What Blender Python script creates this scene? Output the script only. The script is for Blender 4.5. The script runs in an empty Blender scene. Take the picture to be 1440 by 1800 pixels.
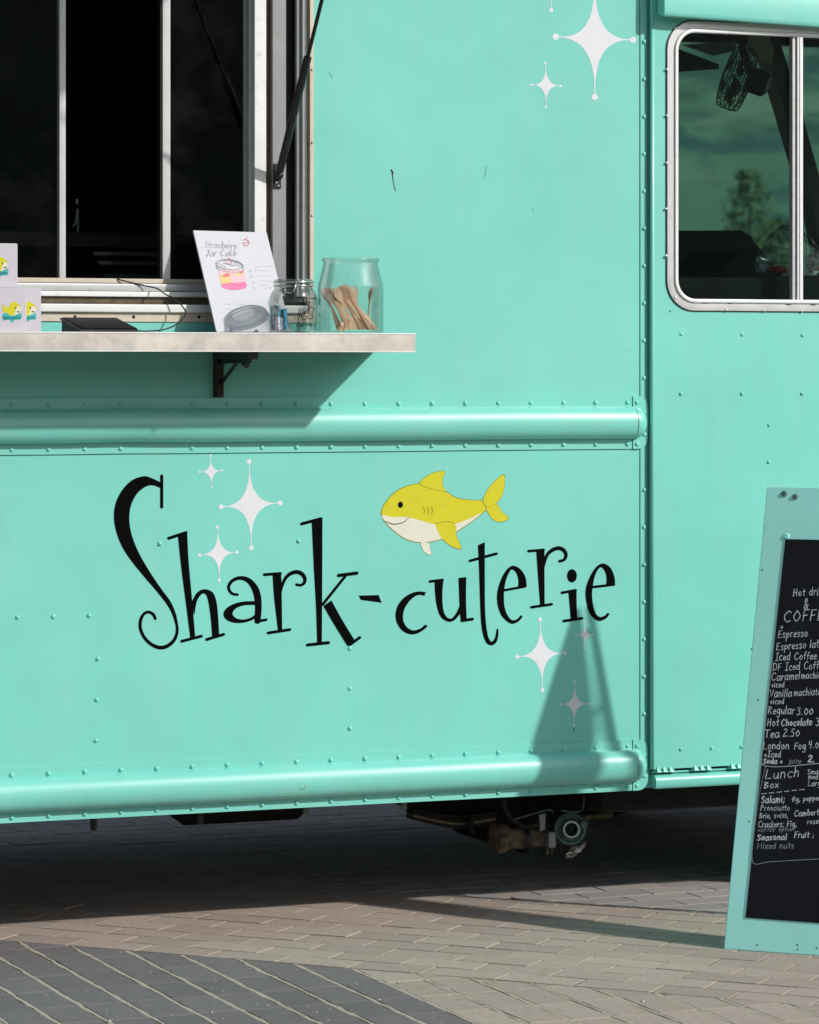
import bpy, bmesh, math, random
from mathutils import Vector, Matrix
random.seed(7)
R = math.radians
S = bpy.context.scene
COL = S.collection

# ------------------------------------------------------------------ camera, world, sun, exposure
AX = math.atan(0.411)                  # angle between the wall and the picture plane
FPX, CXP, HZ = 6000.0, 720.0, 650.0    # focal length, centre column and horizon row, in photograph pixels
H = 1.52                               # camera height above the paving
ZW = 9.375                             # distance to the truck's side along the axis
sa, ca = math.sin(AX), math.cos(AX)
FWD, RGT, UP = Vector((sa, ca, 0)), Vector((ca, -sa, 0)), Vector((0, 0, 1))
CAM = Vector((-ZW * sa, -ZW * ca, H))
cd = bpy.data.cameras.new('camera'); cam = bpy.data.objects.new('camera', cd); COL.objects.link(cam)
cam.location = CAM; cam.rotation_euler = (R(90), 0, -AX)
cd.sensor_fit = 'VERTICAL'; cd.sensor_height = 24.0; cd.sensor_width = 19.2
cd.lens = 24.0 * FPX / 1800.0
cd.shift_y = -(900 - HZ) / 1800.0
cd.clip_start = 0.1; cd.clip_end = 20000
cd.dof.use_dof = True; cd.dof.focus_distance = 9.3; cd.dof.aperture_fstop = 5.0
S.camera = cam

SUN = Vector((0.85, -1.0, 0.8)).normalized()
elev = math.asin(SUN.z); rot = math.atan2(SUN.x, SUN.y)
w = bpy.data.worlds.new('World'); S.world = w; w.use_nodes = True
nt = w.node_tree; nt.nodes.clear()
sky = nt.nodes.new('ShaderNodeTexSky'); sky.sky_type = 'NISHITA'; sky.sun_disc = False
sky.sun_elevation = elev; sky.sun_rotation = rot; sky.dust_density = 1.4; sky.air_density = 1.0; sky.ozone_density = 1.0
bg = nt.nodes.new('ShaderNodeBackground'); bg.inputs[1].default_value = 0.105
wo = nt.nodes.new('ShaderNodeOutputWorld')
hs_ = nt.nodes.new('ShaderNodeHueSaturation'); hs_.inputs['Saturation'].default_value = 0.55
nt.links.new(sky.outputs[0], hs_.inputs['Color']); nt.links.new(hs_.outputs[0], bg.inputs[0]); nt.links.new(bg.outputs[0], wo.inputs[0])
sl = bpy.data.lights.new('sun', 'SUN'); sl.energy = 3.6; sl.angle = R(1.4); sl.color = (1.0, 0.965, 0.90)
so = bpy.data.objects.new('sun', sl); COL.objects.link(so)
so.rotation_euler = SUN.to_track_quat('Z', 'Y').to_euler(); so.location = (6, -6, 8)
S.view_settings.view_transform = 'Standard'; S.view_settings.look = 'None'
S.view_settings.exposure = 0.0; S.view_settings.gamma = 1.0; S.view_settings.use_curve_mapping = False
S.cycles.max_bounces = 10; S.cycles.transparent_max_bounces = 24
S.cycles.use_denoising = True
S.cycles.caustics_reflective = False; S.cycles.caustics_refractive = False

def ray(px, py): return FWD + RGT * ((px - CXP) / FPX) + UP * ((HZ - py) / FPX)
def P(px, py, y=0.0):                   # the point of the plane y = const seen at a photograph pixel
    d = ray(px, py); return CAM + d * ((y - CAM.y) / d.y)
def X(px, y=0.0): return P(px, HZ, y).x
def Z(px, py, y=0.0): return P(px, py, y).z
def G(px, py, z=0.0):
    d = ray(px, py); return CAM + d * ((z - CAM.z) / d.z)
def plane_hit(px, py, o, n):
    d = ray(px, py); return CAM + d * ((o - CAM).dot(n) / d.dot(n))
def proj(p):
    v = p - CAM; zz = v.dot(FWD)
    return CXP + FPX * v.dot(RGT) / zz, HZ - FPX * v.z / zz, zz

# ------------------------------------------------------------------ materials
def lin(r, g, b):
    f = lambda c: (c / 255 / 12.92) if c / 255 <= 0.04045 else ((c / 255 + 0.055) / 1.055) ** 2.4
    return (f(r), f(g), f(b), 1)
class NB:
    def __init__(s, name):
        s.m = bpy.data.materials.new(name); s.m.use_nodes = True; s.t = s.m.node_tree; s.t.nodes.clear()
        s.out = s.n('ShaderNodeOutputMaterial')
    def n(s, kind, **kw):
        nd = s.t.nodes.new(kind)
        for k, v in kw.items():
            if k.startswith('i_'): nd.inputs[k[2:].replace('_', ' ')].default_value = v
            else: setattr(nd, k, v)
        return nd
    def l(s, a, b): s.t.links.new(a, b)
    def noise(s, scale, detail=4, rough=0.55, coord=None, stretch=None):
        nd = s.n('ShaderNodeTexNoise'); nd.inputs['Scale'].default_value = scale
        nd.inputs['Detail'].default_value = detail; nd.inputs['Roughness'].default_value = rough
        c = coord or s.geo()
        if stretch:
            mp = s.n('ShaderNodeMapping'); mp.inputs['Scale'].default_value = stretch; s.l(c, mp.inputs[0]); c = mp.outputs[0]
        s.l(c, nd.inputs['Vector']); return nd.outputs['Fac']
    def geo(s):
        if not hasattr(s, '_g'): s._g = s.n('ShaderNodeNewGeometry')
        return s._g.outputs['Position']
    def island(s):
        s.geo(); return s._g.outputs['Random Per Island']
    def ramp(s, fac, a, b, ca=(0, 0, 0, 1), cb=(1, 1, 1, 1)):
        r = s.n('ShaderNodeValToRGB'); r.color_ramp.elements[0].position = a; r.color_ramp.elements[1].position = b
        r.color_ramp.elements[0].color = ca; r.color_ramp.elements[1].color = cb; s.l(fac, r.inputs[0]); return r.outputs[0]
    def mix(s, fac, a, b, mode='MIX'):
        m = s.n('ShaderNodeMix', data_type='RGBA', blend_type=mode)
        for i, v in ((0, fac), (6, a), (7, b)):
            if hasattr(v, 'is_output'): s.l(v, m.inputs[i])
            else: m.inputs[i].default_value = v
        return m.outputs[2]
    def math(s, op, a, b=0.0):
        m = s.n('ShaderNodeMath', operation=op)
        for i, v in ((0, a), (1, b)):
            if hasattr(v, 'is_output'): s.l(v, m.inputs[i])
            else: m.inputs[i].default_value = v
        return m.outputs[0]
    def bump(s, h, strength, dist, prev=None):
        b = s.n('ShaderNodeBump'); b.inputs['Strength'].default_value = strength; b.inputs['Distance'].default_value = dist
        s.l(h, b.inputs['Height'])
        if prev: s.l(prev, b.inputs['Normal'])
        return b.outputs[0]
    def principled(s, color, rough=0.5, metal=0.0, normal=None, spec=0.5, **kw):
        p = s.n('ShaderNodeBsdfPrincipled')
        for key, v in (('Base Color', color), ('Roughness', rough), ('Metallic', metal), ('Specular IOR Level', spec)):
            if hasattr(v, 'is_output'): s.l(v, p.inputs[key])
            else: p.inputs[key].default_value = v
        if normal: s.l(normal, p.inputs['Normal'])
        for k, v in kw.items(): p.inputs[k.replace('_', ' ')].default_value = v
        s.l(p.outputs[0], s.out.inputs[0]); s.p = p
        return s.m

def simple(name, col, rough=0.5, metal=0.0, var=0.12, scale=30, bump=0.0, spec=0.5):
    b = NB(name); f = b.noise(scale, 5)
    d = tuple(c * (1 - var) for c in col[:3]) + (1,); e = tuple(min(1, c * (1 + var)) for c in col[:3]) + (1,)
    c = b.ramp(f, 0.3, 0.7, d, e)
    nrm = b.bump(b.noise(scale * 4, 3), bump, 0.002) if bump else None
    return b.principled(c, rough, metal, nrm, spec)

def mint_paint(name, col, rough=0.33, wavy=0.05, coat=0.25, spec=0.5):
    b = NB(name)
    big = b.noise(1.6, 3); streak = b.noise(5, 5, 0.6, stretch=(1.5, 1, 0.35)); fine = b.noise(900, 2)
    c = b.mix(b.ramp(big, 0.3, 0.75), tuple(v * 0.93 for v in col[:3]) + (1,), tuple(min(1, v * 1.07) for v in col[:3]) + (1,))
    dust = b.math('MULTIPLY', b.ramp(streak, 0.48, 0.8), 0.13)
    c = b.mix(dust, c, lin(178, 196, 180))
    grime = b.math('MULTIPLY', b.ramp(b.noise(9, 6, 0.7), 0.55, 0.8), 0.12)
    c = b.mix(grime, c, lin(105, 130, 112))
    v = b.n('ShaderNodeTexVoronoi'); v.inputs['Scale'].default_value = 16; b.l(b.geo(), v.inputs['Vector'])
    chip = b.math('MULTIPLY', b.math('LESS_THAN', v.outputs['Distance'], 0.028), b.math('GREATER_THAN', b.noise(3.3, 2), 0.58))
    c = b.mix(b.math('MULTIPLY', chip, 0.75), c, lin(40, 62, 58))
    n1 = b.bump(b.noise(2.6, 2), wavy, 0.05)
    n2 = b.bump(fine, 0.05, 0.0006, n1)
    r = b.math('ADD', rough - 0.05, b.math('MULTIPLY', b.noise(14, 4), 0.12))
    return b.principled(c, r, 0, n2, spec, Coat_Weight=coat, Coat_Roughness=0.28)

M = {}
PAINT = (0.195, 0.62, 0.545, 1)
M['paint'] = mint_paint('mint_paint', PAINT, 0.40, 0.11, 0.0, 0.4)
M['paint_rail'] = mint_paint('mint_paint_rail', PAINT, 0.36, 0.05, 0.6, 0.5)
M['sign_paint'] = mint_paint('mint_board_paint', (0.40, 0.90, 0.84, 1), 0.5, 0.02, 0.0)
M['vinyl_black'] = simple('black_vinyl', (0.0014, 0.0014, 0.0018, 1), 0.6, var=0.1, spec=0.04)
M['vinyl_white'] = simple('pale_vinyl', (0.72, 0.73, 0.78, 1), 0.4, var=0.03)
M['yellow'] = simple('yellow_vinyl', (0.60, 0.56, 0.012, 1), 0.4, var=0.04)
M['olive'] = simple('olive_vinyl', (0.22, 0.24, 0.02, 1), 0.4, var=0.04)
M['cream'] = simple('cream_vinyl', (0.70, 0.69, 0.58, 1), 0.4, var=0.03)
M['teal_ink'] = simple('teal_ink', (0.03, 0.42, 0.42, 1), 0.5, var=0.25, scale=200)
M['teal_dark'] = simple('dark_teal_ink', (0.01, 0.16, 0.18, 1), 0.5)

def brushed(name, col, rough, metal=0.85, blot=0.2, sc=9):
    b = NB(name)
    f = b.noise(sc, 5, 0.6); v = b.n('ShaderNodeTexVoronoi'); v.inputs['Scale'].default_value = sc * 1.6; b.l(b.geo(), v.inputs['Vector'])
    sp = b.math('MULTIPLY', b.noise(sc * 2.3, 4, 0.55, stretch=(1, 1, 1.6)), 0.4)
    g = b.math('ADD', b.math('MULTIPLY', f, 0.7), sp)
    c = b.ramp(g, 0.25, 0.85, tuple(x * (1 - blot) for x in col[:3]) + (1,), tuple(min(1, x * (1 + blot * 0.6)) for x in col[:3]) + (1,))
    stain = b.math('MULTIPLY', b.ramp(b.noise(sc * 3, 6, 0.7), 0.55, 0.75), 0.28)
    c = b.mix(stain, c, lin(120, 100, 78))
    nr = b.bump(b.noise(260, 3, stretch=(0.08, 1, 1)), 0.12, 0.001)
    r = b.math('ADD', rough - 0.06, b.math('MULTIPLY', f, 0.14))
    return b.principled(c, r, metal, nr)
M['galv'] = brushed('worn_sheet_metal', (0.68, 0.635, 0.585, 1), 0.42, 0.55, 0.36, 11)
M['alu'] = brushed('aluminium', (0.62, 0.62, 0.63, 1), 0.38, 0.6, 0.08, 12)
M['alu_white'] = brushed('pale_aluminium', (0.78, 0.79, 0.80, 1), 0.45, 0.2, 0.06, 12)
M['alu_grey'] = brushed('grey_aluminium', (0.30, 0.31, 0.32, 1), 0.42, 0.55, 0.1, 12)
M['chrome'] = brushed('bright_steel', (0.72, 0.72, 0.72, 1), 0.2, 0.95, 0.05, 20)
M['dirty_cream'] = brushed('grimy_cream_strip', (0.62, 0.55, 0.45, 1), 0.55, 0.1, 0.18, 16)
M['tan_seal'] = simple('brown_sealant', (0.10, 0.075, 0.045, 1), 0.7, var=0.35, scale=60)
M['rubber'] = simple('black_rubber', (0.008, 0.008, 0.008, 1), 0.65, var=0.3)
M['black_metal'] = simple('black_painted_metal', (0.010, 0.011, 0.011, 1), 0.45, var=0.4, scale=60)
M['rusty_black'] = simple('rusty_black_steel', (0.025, 0.015, 0.011, 1), 0.7, var=0.7, scale=45, bump=0.3)
M['rust'] = simple('rusted_steel', (0.17, 0.125, 0.085, 1), 0.8, var=0.7, scale=40, bump=0.4)
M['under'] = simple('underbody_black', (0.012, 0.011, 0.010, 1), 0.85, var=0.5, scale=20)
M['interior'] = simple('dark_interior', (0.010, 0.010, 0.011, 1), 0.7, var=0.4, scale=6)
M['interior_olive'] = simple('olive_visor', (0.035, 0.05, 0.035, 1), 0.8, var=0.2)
M['beige_plate'] = simple('beige_bracket_plate', (0.72, 0.62, 0.48, 1), 0.7, var=0.15)
M['seat'] = simple('dark_seat_cloth', (0.035, 0.038, 0.045, 1), 0.9, var=0.3, scale=80, bump=0.3)
M['foil'] = simple('crumpled_foil', (0.55, 0.50, 0.46, 1), 0.4, 0.7, var=0.4, scale=60)
M['hub_green'] = simple('green_grey_coupling', (0.11, 0.19, 0.175, 1), 0.5, 0.2, var=0.4, scale=60)
M['tyre'] = simple('tyre_rubber', (0.012, 0.012, 0.012, 1), 0.85, var=0.3, bump=0.2)
M['card'] = simple('white_card', (0.54, 0.52, 0.58, 1), 0.7, var=0.03, scale=40)
M['paper'] = simple('white_paper', (0.60, 0.61, 0.67, 1), 0.6, var=0.02, scale=40)
M['pencil'] = simple('grey_pencil', (0.34, 0.35, 0.38, 1), 0.8, var=0.4, scale=500)
M['pencil_faint'] = simple('faint_pencil', (0.55, 0.56, 0.60, 1), 0.8, var=0.2, scale=500)
M['pink'] = simple('pink_pencil', (0.78, 0.22, 0.42, 1), 0.8, var=0.3, scale=500)
M['pink_pale'] = simple('pale_pink_pencil', (0.80, 0.52, 0.58, 1), 0.8, var=0.2, scale=500)
M['orange'] = simple('orange_pencil', (0.82, 0.56, 0.25, 1), 0.8, var=0.25, scale=400)
M['red_pencil'] = simple('red_pencil', (0.70, 0.20, 0.22, 1), 0.8, var=0.3, scale=500)
M['tablet'] = simple('black_glass', (0.003, 0.003, 0.003, 1), 0.5, var=0.1, spec=0.06)
M['plastic_grey'] = simple('grey_plastic', (0.04, 0.04, 0.04, 1), 0.5, var=0.15, spec=0.2)
M['wood'] = None
M['chalkboard'] = None
M['red_pack'] = simple('red_packet', (0.62, 0.06, 0.03, 1), 0.4, var=0.45, scale=40)
M['note_blue'] = simple('blue_banknote_paper', (0.05, 0.26, 0.42, 1), 0.7, var=0.5, scale=110)
M['note_grey'] = simple('pale_banknote_paper', (0.36, 0.38, 0.46, 1), 0.7, var=0.45, scale=120)

b = NB('birch_wood')
f = b.noise(60, 5, 0.6, stretch=(1, 1, 0.15))
c = b.ramp(f, 0.3, 0.7, (0.70, 0.48, 0.32, 1), (0.86, 0.65, 0.47, 1))
c = b.mix(b.math('MULTIPLY', b.n('ShaderNodeObjectInfo').outputs['Random'], 0.4), c, (0.50, 0.26, 0.12, 1))
M['wood'] = b.principled(c, 0.65)

b = NB('chalkboard_black')
sm = b.ramp(b.noise(7, 5, 0.65, stretch=(1, 1, 0.5)), 0.55, 0.9)
c = b.mix(b.math('MULTIPLY', sm, 0.10), (0.0045, 0.0045, 0.009, 1), (0.16, 0.19, 0.19, 1))
M['chalkboard'] = b.principled(c, 0.62, 0, b.bump(b.noise(300, 2), 0.08, 0.0005), 0.25)
b = NB('chalk')
c = b.mix(b.ramp(b.noise(900, 3), 0.38, 0.62), (0.28, 0.31, 0.33, 1), (0.86, 0.88, 0.90, 1))
M['chalk'] = b.principled(c, 0.9)
b = NB('faint_chalk')
c = b.mix(b.ramp(b.noise(700, 3), 0.35, 0.65), (0.10, 0.13, 0.14, 1), (0.40, 0.45, 0.47, 1))
M['chalk_faint'] = b.principled(c, 0.9)
M['line_mint'] = simple('pale_edge_paint', (0.62, 0.80, 0.76, 1), 0.6)

def glass(name, tint, edge, gloss=1.0, rough=0.02, dust_sheen=0.0, cap=1.0):
    b = NB(name)
    lw = b.n('ShaderNodeLayerWeight'); lw.inputs['Blend'].default_value = 0.5
    fr = b.n('ShaderNodeFresnel'); fr.inputs['IOR'].default_value = 1.45
    fac = b.math('POWER', lw.outputs['Facing'], 5.0)
    tc = b.mix(fac, tint, edge)
    tr = b.n('ShaderNodeBsdfTransparent'); b.l(tc, tr.inputs[0])
    gl = b.n('ShaderNodeBsdfGlossy'); gl.inputs['Roughness'].default_value = rough
    ms = b.n('ShaderNodeMixShader'); b.l(b.math('MINIMUM', b.math('MULTIPLY', fr.outputs[0], gloss), cap), ms.inputs[0])
    b.l(tr.outputs[0], ms.inputs[1]); b.l(gl.outputs[0], ms.inputs[2])
    last = ms.outputs[0]
    if dust_sheen:
        df = b.n('ShaderNodeBsdfDiffuse'); df.inputs[0].default_value = (0.7, 0.7, 0.7, 1)
        m2 = b.n('ShaderNodeMixShader')
        b.l(b.math('MULTIPLY', b.ramp(b.noise(6, 6, 0.7), 0.45, 0.8), dust_sheen), m2.inputs[0])
        b.l(last, m2.inputs[1]); b.l(df.outputs[0], m2.inputs[2]); last = m2.outputs[0]
    b.l(last, b.out.inputs[0]); return b.m
M['jar_glass'] = glass('jar_glass', (0.99, 0.997, 0.993, 1), (0.50, 0.64, 0.61, 1), 1.4, 0.05, cap=0.34)
M['cab_glass'] = glass('tinted_glass', (0.80, 0.90, 0.88, 1), (0.7, 0.8, 0.8, 1), 0.8)
M['kitchen_glass'] = glass('dusty_glass', (0.70, 0.72, 0.72, 1), (0.5, 0.5, 0.5, 1), 0.6, 0.03, 0.012)
M['film'] = glass('plastic_film', (0.86, 0.90, 0.92, 1), (0.55, 0.62, 0.66, 1), 1.6, 0.14, 1.3, 0.4)  # whitish patches put the film's bright sheen into its colour

def paver_mat(name, base, var, tint, dirt):
    b = NB(name)
    oi = b.n('ShaderNodeObjectInfo')
    r = b.math('FRACT', b.math('ADD', b.island(), oi.outputs['Random']))
    c = b.mix(r, tuple(v * (1 - var) for v in base[:3]) + (1,), tuple(v * (1 + var) for v in base[:3]) + (1,))
    c = b.mix(b.math('MULTIPLY', b.ramp(b.noise(2.2, 4), 0.4, 0.7), 0.45), c, tint)
    c = b.mix(b.math('MULTIPLY', b.ramp(b.noise(16, 6, 0.7), 0.5, 0.72), dirt), c, lin(176, 160, 132))
    c = b.mix(0.6, c, b.ramp(b.noise(48, 5, 0.75), 0.3, 0.7, (0.62, 0.62, 0.62, 1), (1, 1, 1, 1)), 'MULTIPLY')
    sp = b.noise(420, 3)
    c = b.mix(0.5, c, b.ramp(sp, 0.25, 0.75, (0.55, 0.55, 0.55, 1), (1, 1, 1, 1)), 'MULTIPLY')
    nr = b.bump(b.noise(90, 5, 0.7), 0.6, 0.003)
    return b.principled(c, 0.88, 0, nr, 0.3)
M['pav_tan'] = paver_mat('tan_concrete_paver', (0.50, 0.415, 0.365, 1), 0.12, (0.46, 0.375, 0.335, 1), 0.42)
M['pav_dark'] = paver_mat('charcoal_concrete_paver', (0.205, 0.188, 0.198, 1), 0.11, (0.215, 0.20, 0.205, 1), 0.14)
M['pav_grey'] = paver_mat('grey_concrete_paver', (0.44, 0.40, 0.39, 1), 0.10, (0.40, 0.36, 0.36, 1), 0.2)
b = NB('joint_sand')
c = b.ramp(b.noise(90, 6, 0.7), 0.3, 0.7, (0.30, 0.255, 0.20, 1), (0.60, 0.53, 0.45, 1))
M['sand'] = b.principled(c, 0.95, 0, b.bump(b.noise(220, 4), 0.8, 0.004), 0.2)
b = NB('dirty_joint')
c = b.ramp(b.noise(11, 6, 0.7), 0.3, 0.7, (0.10, 0.082, 0.062, 1), (0.34, 0.285, 0.22, 1))
M['joint'] = b.principled(c, 0.95, 0, b.bump(b.noise(120, 4), 0.6, 0.004), 0.2)
b = NB('meadow')
c = b.mix(b.ramp(b.noise(0.02, 5), 0.4, 0.6), (0.05, 0.09, 0.025, 1), (0.11, 0.13, 0.05, 1))
M['meadow'] = b.principled(c, 0.95)
b = NB('hillside')
f1 = b.noise(0.013, 6, 0.6, stretch=(1, 1, 2.2)); f2 = b.noise(0.035, 5, 0.6)
c = b.mix(b.ramp(f1, 0.42, 0.52), (0.030, 0.085, 0.060, 1), (0.095, 0.185, 0.12, 1))
c = b.mix(b.ramp(f2, 0.52, 0.6), c, (0.03, 0.095, 0.085, 1))
c = b.mix(b.math('MULTIPLY', b.ramp(b.noise(0.012, 3, stretch=(1, 1, 5)), 0.56, 0.64), 0.6), c, (0.18, 0.26, 0.18, 1))
M['hill'] = b.principled(c, 0.95)
M['bark'] = simple('bark', (0.07, 0.05, 0.035, 1), 0.9, var=0.3)
b = NB('leaf_green')
c = b.mix(b.island(), (0.045, 0.10, 0.045, 1), (0.10, 0.15, 0.05, 1))
M['leaf'] = b.principled(c, 0.7)

# ------------------------------------------------------------------ mesh helpers
class MB:
    def __init__(s): s.v, s.f = [], []
    def add(s, vs, fs):
        o = len(s.v); s.v += [Vector(v) for v in vs]; s.f += [tuple(i + o for i in f) for f in fs]; return s
    def box(s, x0, x1, y0, y1, z0, z1):
        return s.add([(x0,y0,z0),(x1,y0,z0),(x1,y1,z0),(x0,y1,z0),(x0,y0,z1),(x1,y0,z1),(x1,y1,z1),(x0,y1,z1)],
                     [(0,3,2,1),(4,5,6,7),(0,1,5,4),(1,2,6,5),(2,3,7,6),(3,0,4,7)])
    def prism(s, poly, y0, y1):          # poly of (x, z), extruded along y
        n = len(poly); vs = [(p[0], y0, p[1]) for p in poly] + [(p[0], y1, p[1]) for p in poly]
        fs = [tuple(range(n)), tuple(range(2*n-1, n-1, -1))] + [(i, i+n, (i+1)%n+n, (i+1)%n) for i in range(n)]
        return s.add(vs, fs)
    def extrude(s, pts, vec):            # any planar polygon of 3D points pushed along a vector
        n = len(pts); vs = [Vector(p) for p in pts] + [Vector(p) + Vector(vec) for p in pts]
        fs = [tuple(range(n)), tuple(range(2*n-1, n-1, -1))] + [(i, i+n, (i+1)%n+n, (i+1)%n) for i in range(n)]
        return s.add(vs, fs)
    def ring(s, outer, inner, y0, y1):   # closed band between two equal-length (x, z) loops
        n = len(outer)
        vs = [(p[0], y0, p[1]) for p in outer] + [(p[0], y0, p[1]) for p in inner] + \
             [(p[0], y1, p[1]) for p in outer] + [(p[0], y1, p[1]) for p in inner]
        fs = []
        for i in range(n):
            j = (i+1) % n
            fs += [(i, j, n+j, n+i), (2*n+i, 3*n+i, 3*n+j, 2*n+j), (i, 2*n+i, 2*n+j, j), (n+i, n+j, 3*n+j, 3*n+i)]
        return s.add(vs, fs)
    def tube(s, pts, r, n=8, cap=True):
        pts = [Vector(p) for p in pts]; rr = r if isinstance(r, (list, tuple)) else [r]*len(pts)
        vs, fs = [], []; prev = None
        for i, p in enumerate(pts):
            t = (pts[min(i+1, len(pts)-1)] - pts[max(i-1, 0)]).normalized()
            ref = prev if prev is not None else (Vector((0,0,1)) if abs(t.z) < 0.9 else Vector((1,0,0)))
            a = (ref - t*ref.dot(t)).normalized(); prev = a; bb = t.cross(a)
            vs += [p + (a*math.cos(2*math.pi*k/n) + bb*math.sin(2*math.pi*k/n))*rr[i] for k in range(n)]
        for i in range(len(pts)-1):
            for k in range(n):
                fs.append((i*n+k, i*n+(k+1)%n, (i+1)*n+(k+1)%n, (i+1)*n+k))
        if cap: fs += [tuple(range(n-1, -1, -1)), tuple(range((len(pts)-1)*n, len(pts)*n))]
        return s.add(vs, fs)
    def lathe(s, prof, c, n=48, axis=None):   # prof of (r, h) about an axis through c
        ax = Vector(axis or (0,0,1)).normalized()
        a = (Vector((0,0,1)) if abs(ax.z) < 0.9 else Vector((1,0,0))); a = (a - ax*a.dot(ax)).normalized(); bb = ax.cross(a)
        c = Vector(c); vs, fs = [], []
        for r, h in prof:
            vs += [c + ax*h + (a*math.cos(2*math.pi*k/n) + bb*math.sin(2*math.pi*k/n))*r for k in range(n)]
        for i in range(len(prof)-1):
            for k in range(n): fs.append((i*n+k, i*n+(k+1)%n, (i+1)*n+(k+1)%n, (i+1)*n+k))
        return s.add(vs, fs)

def world_mx(o):
    m = o.matrix_basis.copy()
    while o.parent: o = o.parent; m = o.matrix_basis @ m
    return m
def obj(name, mb, mat, parent=None, bevel=0, smooth=False, seg=2, local=False):
    me = bpy.data.meshes.new(name)
    vs = mb.v
    if parent is not None and not local:
        inv = world_mx(parent).inverted(); vs = [inv @ v for v in vs]
    me.from_pydata([tuple(v) for v in vs], [], mb.f)
    bm = bmesh.new(); bm.from_mesh(me); bmesh.ops.recalc_face_normals(bm, faces=bm.faces); bm.to_mesh(me); bm.free()
    me.materials.append(M[mat] if isinstance(mat, str) else mat)
    o = bpy.data.objects.new(name, me); COL.objects.link(o)
    if parent is not None: o.parent = parent
    if smooth:
        for p in me.polygons: p.use_smooth = True
        if smooth == 'angle':
            md = o.modifiers.new('split', 'EDGE_SPLIT'); md.split_angle = R(40)
    if bevel:
        md = o.modifiers.new('bevel', 'BEVEL'); md.width = bevel; md.segments = seg; md.limit_method = 'ANGLE'; md.angle_limit = R(40)
        for p in me.polygons: p.use_smooth = True
        md2 = o.modifiers.new('wn', 'WEIGHTED_NORMAL'); md2.keep_sharp = False
    return o
def thing(name, label, cat, loc=(0,0,0), group=None, rotz=0):
    o = bpy.data.objects.new(name, None); COL.objects.link(o); o.location = loc; o.rotation_euler = (0,0,rotz)
    o.empty_display_size = 0.1
    return tag(o, label, cat, group)
def tag(o, label, cat, group=None):
    o['label'] = label; o['category'] = cat
    if group: o['group'] = group
    return o
def struct(o, kind='structure'): o['kind'] = kind; return o

def rrect(x0, x1, z0, z1, r, n=8):
    pts = []
    for cx, cz, a0 in ((x1-r, z1-r, 0), (x0+r, z1-r, 90), (x0+r, z0+r, 180), (x1-r, z0+r, 270)):
        for k in range(n+1):
            a = R(a0 + 90*k/n); pts.append((cx + r*math.cos(a), cz + r*math.sin(a)))
    return pts
def catmull(pts, k=5, closed=False):
    pts = [tuple(p) for p in pts]; n = len(pts); out = []
    if n < 3 and not closed: return pts
    m = n if closed else n-1
    for i in range(m):
        g = (lambda j: pts[j % n]) if closed else (lambda j: pts[max(0, min(n-1, j))])
        p0, p1, p2, p3 = g(i-1), g(i), g(i+1), g(i+2)
        for q in range(k):
            t = q/k
            out.append(tuple(0.5*((2*b_) + (-a_+c_)*t + (2*a_-5*b_+4*c_-d_)*t*t + (-a_+3*b_-3*c_+d_)*t**3) for a_, b_, c_, d_ in zip(p0, p1, p2, p3)))
    if not closed: out.append(pts[-1])
    return out

# flat ink and vinyl: 2D shapes in photograph pixels laid onto a surface by to3(px, py, lift)
class Decal:
    def __init__(s, to3, base=0.0006, step=0.00006): s.mb = MB(); s.to3 = to3; s.k = 0; s.base = base; s.step = step
    def _lift(s): s.k += 1; return s.base + s.step * s.k
    def poly(s, pts):
        lf = s._lift(); s.mb.add([s.to3(x, y, lf) for x, y in pts], [tuple(range(len(pts)))]); return s
    def band(s, L, Rr):
        lf = s._lift(); n = len(L)
        s.mb.add([s.to3(x, y, lf) for x, y in L] + [s.to3(x, y, lf) for x, y in Rr], [(i, i+1, n+i+1, n+i) for i in range(n-1)]); return s
    def ribbon(s, L, Rr, k=5): return s.band(catmull(L, k), catmull(Rr, k))
    def stroke(s, pts, w=None, k=5, caps=True, smooth=True):
        if w is not None: pts = [(p[0], p[1], w) for p in pts]
        pts = catmull(pts, k) if smooth else pts
        L, Rr = [], []; n = len(pts)
        for i, p in enumerate(pts):
            a, c = pts[max(0, i-1)], pts[min(n-1, i+1)]
            dx, dy = c[0]-a[0], c[1]-a[1]; d = math.hypot(dx, dy) or 1
            nx, ny = -dy/d*p[2]/2, dx/d*p[2]/2
            L.append((p[0]+nx, p[1]+ny)); Rr.append((p[0]-nx, p[1]-ny))
        s.band(L, Rr)
        if caps:
            for p in (pts[0], pts[-1]): s.disc(p[0], p[1], p[2]/2, p[2]/2, 8)
        return s
    def disc(s, cx, cy, rx, ry, n=16):
        return s.poly([(cx + rx*math.cos(2*math.pi*i/n), cy + ry*math.sin(2*math.pi*i/n)) for i in range(n)])
def on_wall(y): return lambda px, py, lift: P(px, py, y - lift)

# ------------------------------------------------------------------ the ground, paving and far country
pave = struct(obj('ground', MB().add([(-40,-40,-0.0017),(40,-40,-0.0017),(40,40,-0.0017),(-40,40,-0.0017)], [(0,1,2,3)]), 'joint'))
fld = struct(obj('field', MB().add([(-9000,-9000,-0.06),(9000,-9000,-0.06),(9000,9000,-0.06),(-9000,9000,-0.06)], [(0,1,2,3)]), 'meadow'))
from mathutils import noise as mn
mb = MB(); NA, NR = 240, 12
for i in range(NR):
    t = i/(NR-1); r = 900 + 3600*t
    for k in range(NA):
        a = 2*math.pi*k/NA
        hgt = (0.25 + 0.75*t**0.8) * (430 + 150*mn.noise(Vector((math.cos(a)*3, math.sin(a)*3, 1.0))) + 60*mn.noise(Vector((math.cos(a)*14, math.sin(a)*14, t*4))))
        if i == 0: hgt = -2
        mb.v.append(Vector((r*math.cos(a), r*math.sin(a), hgt)))
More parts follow.
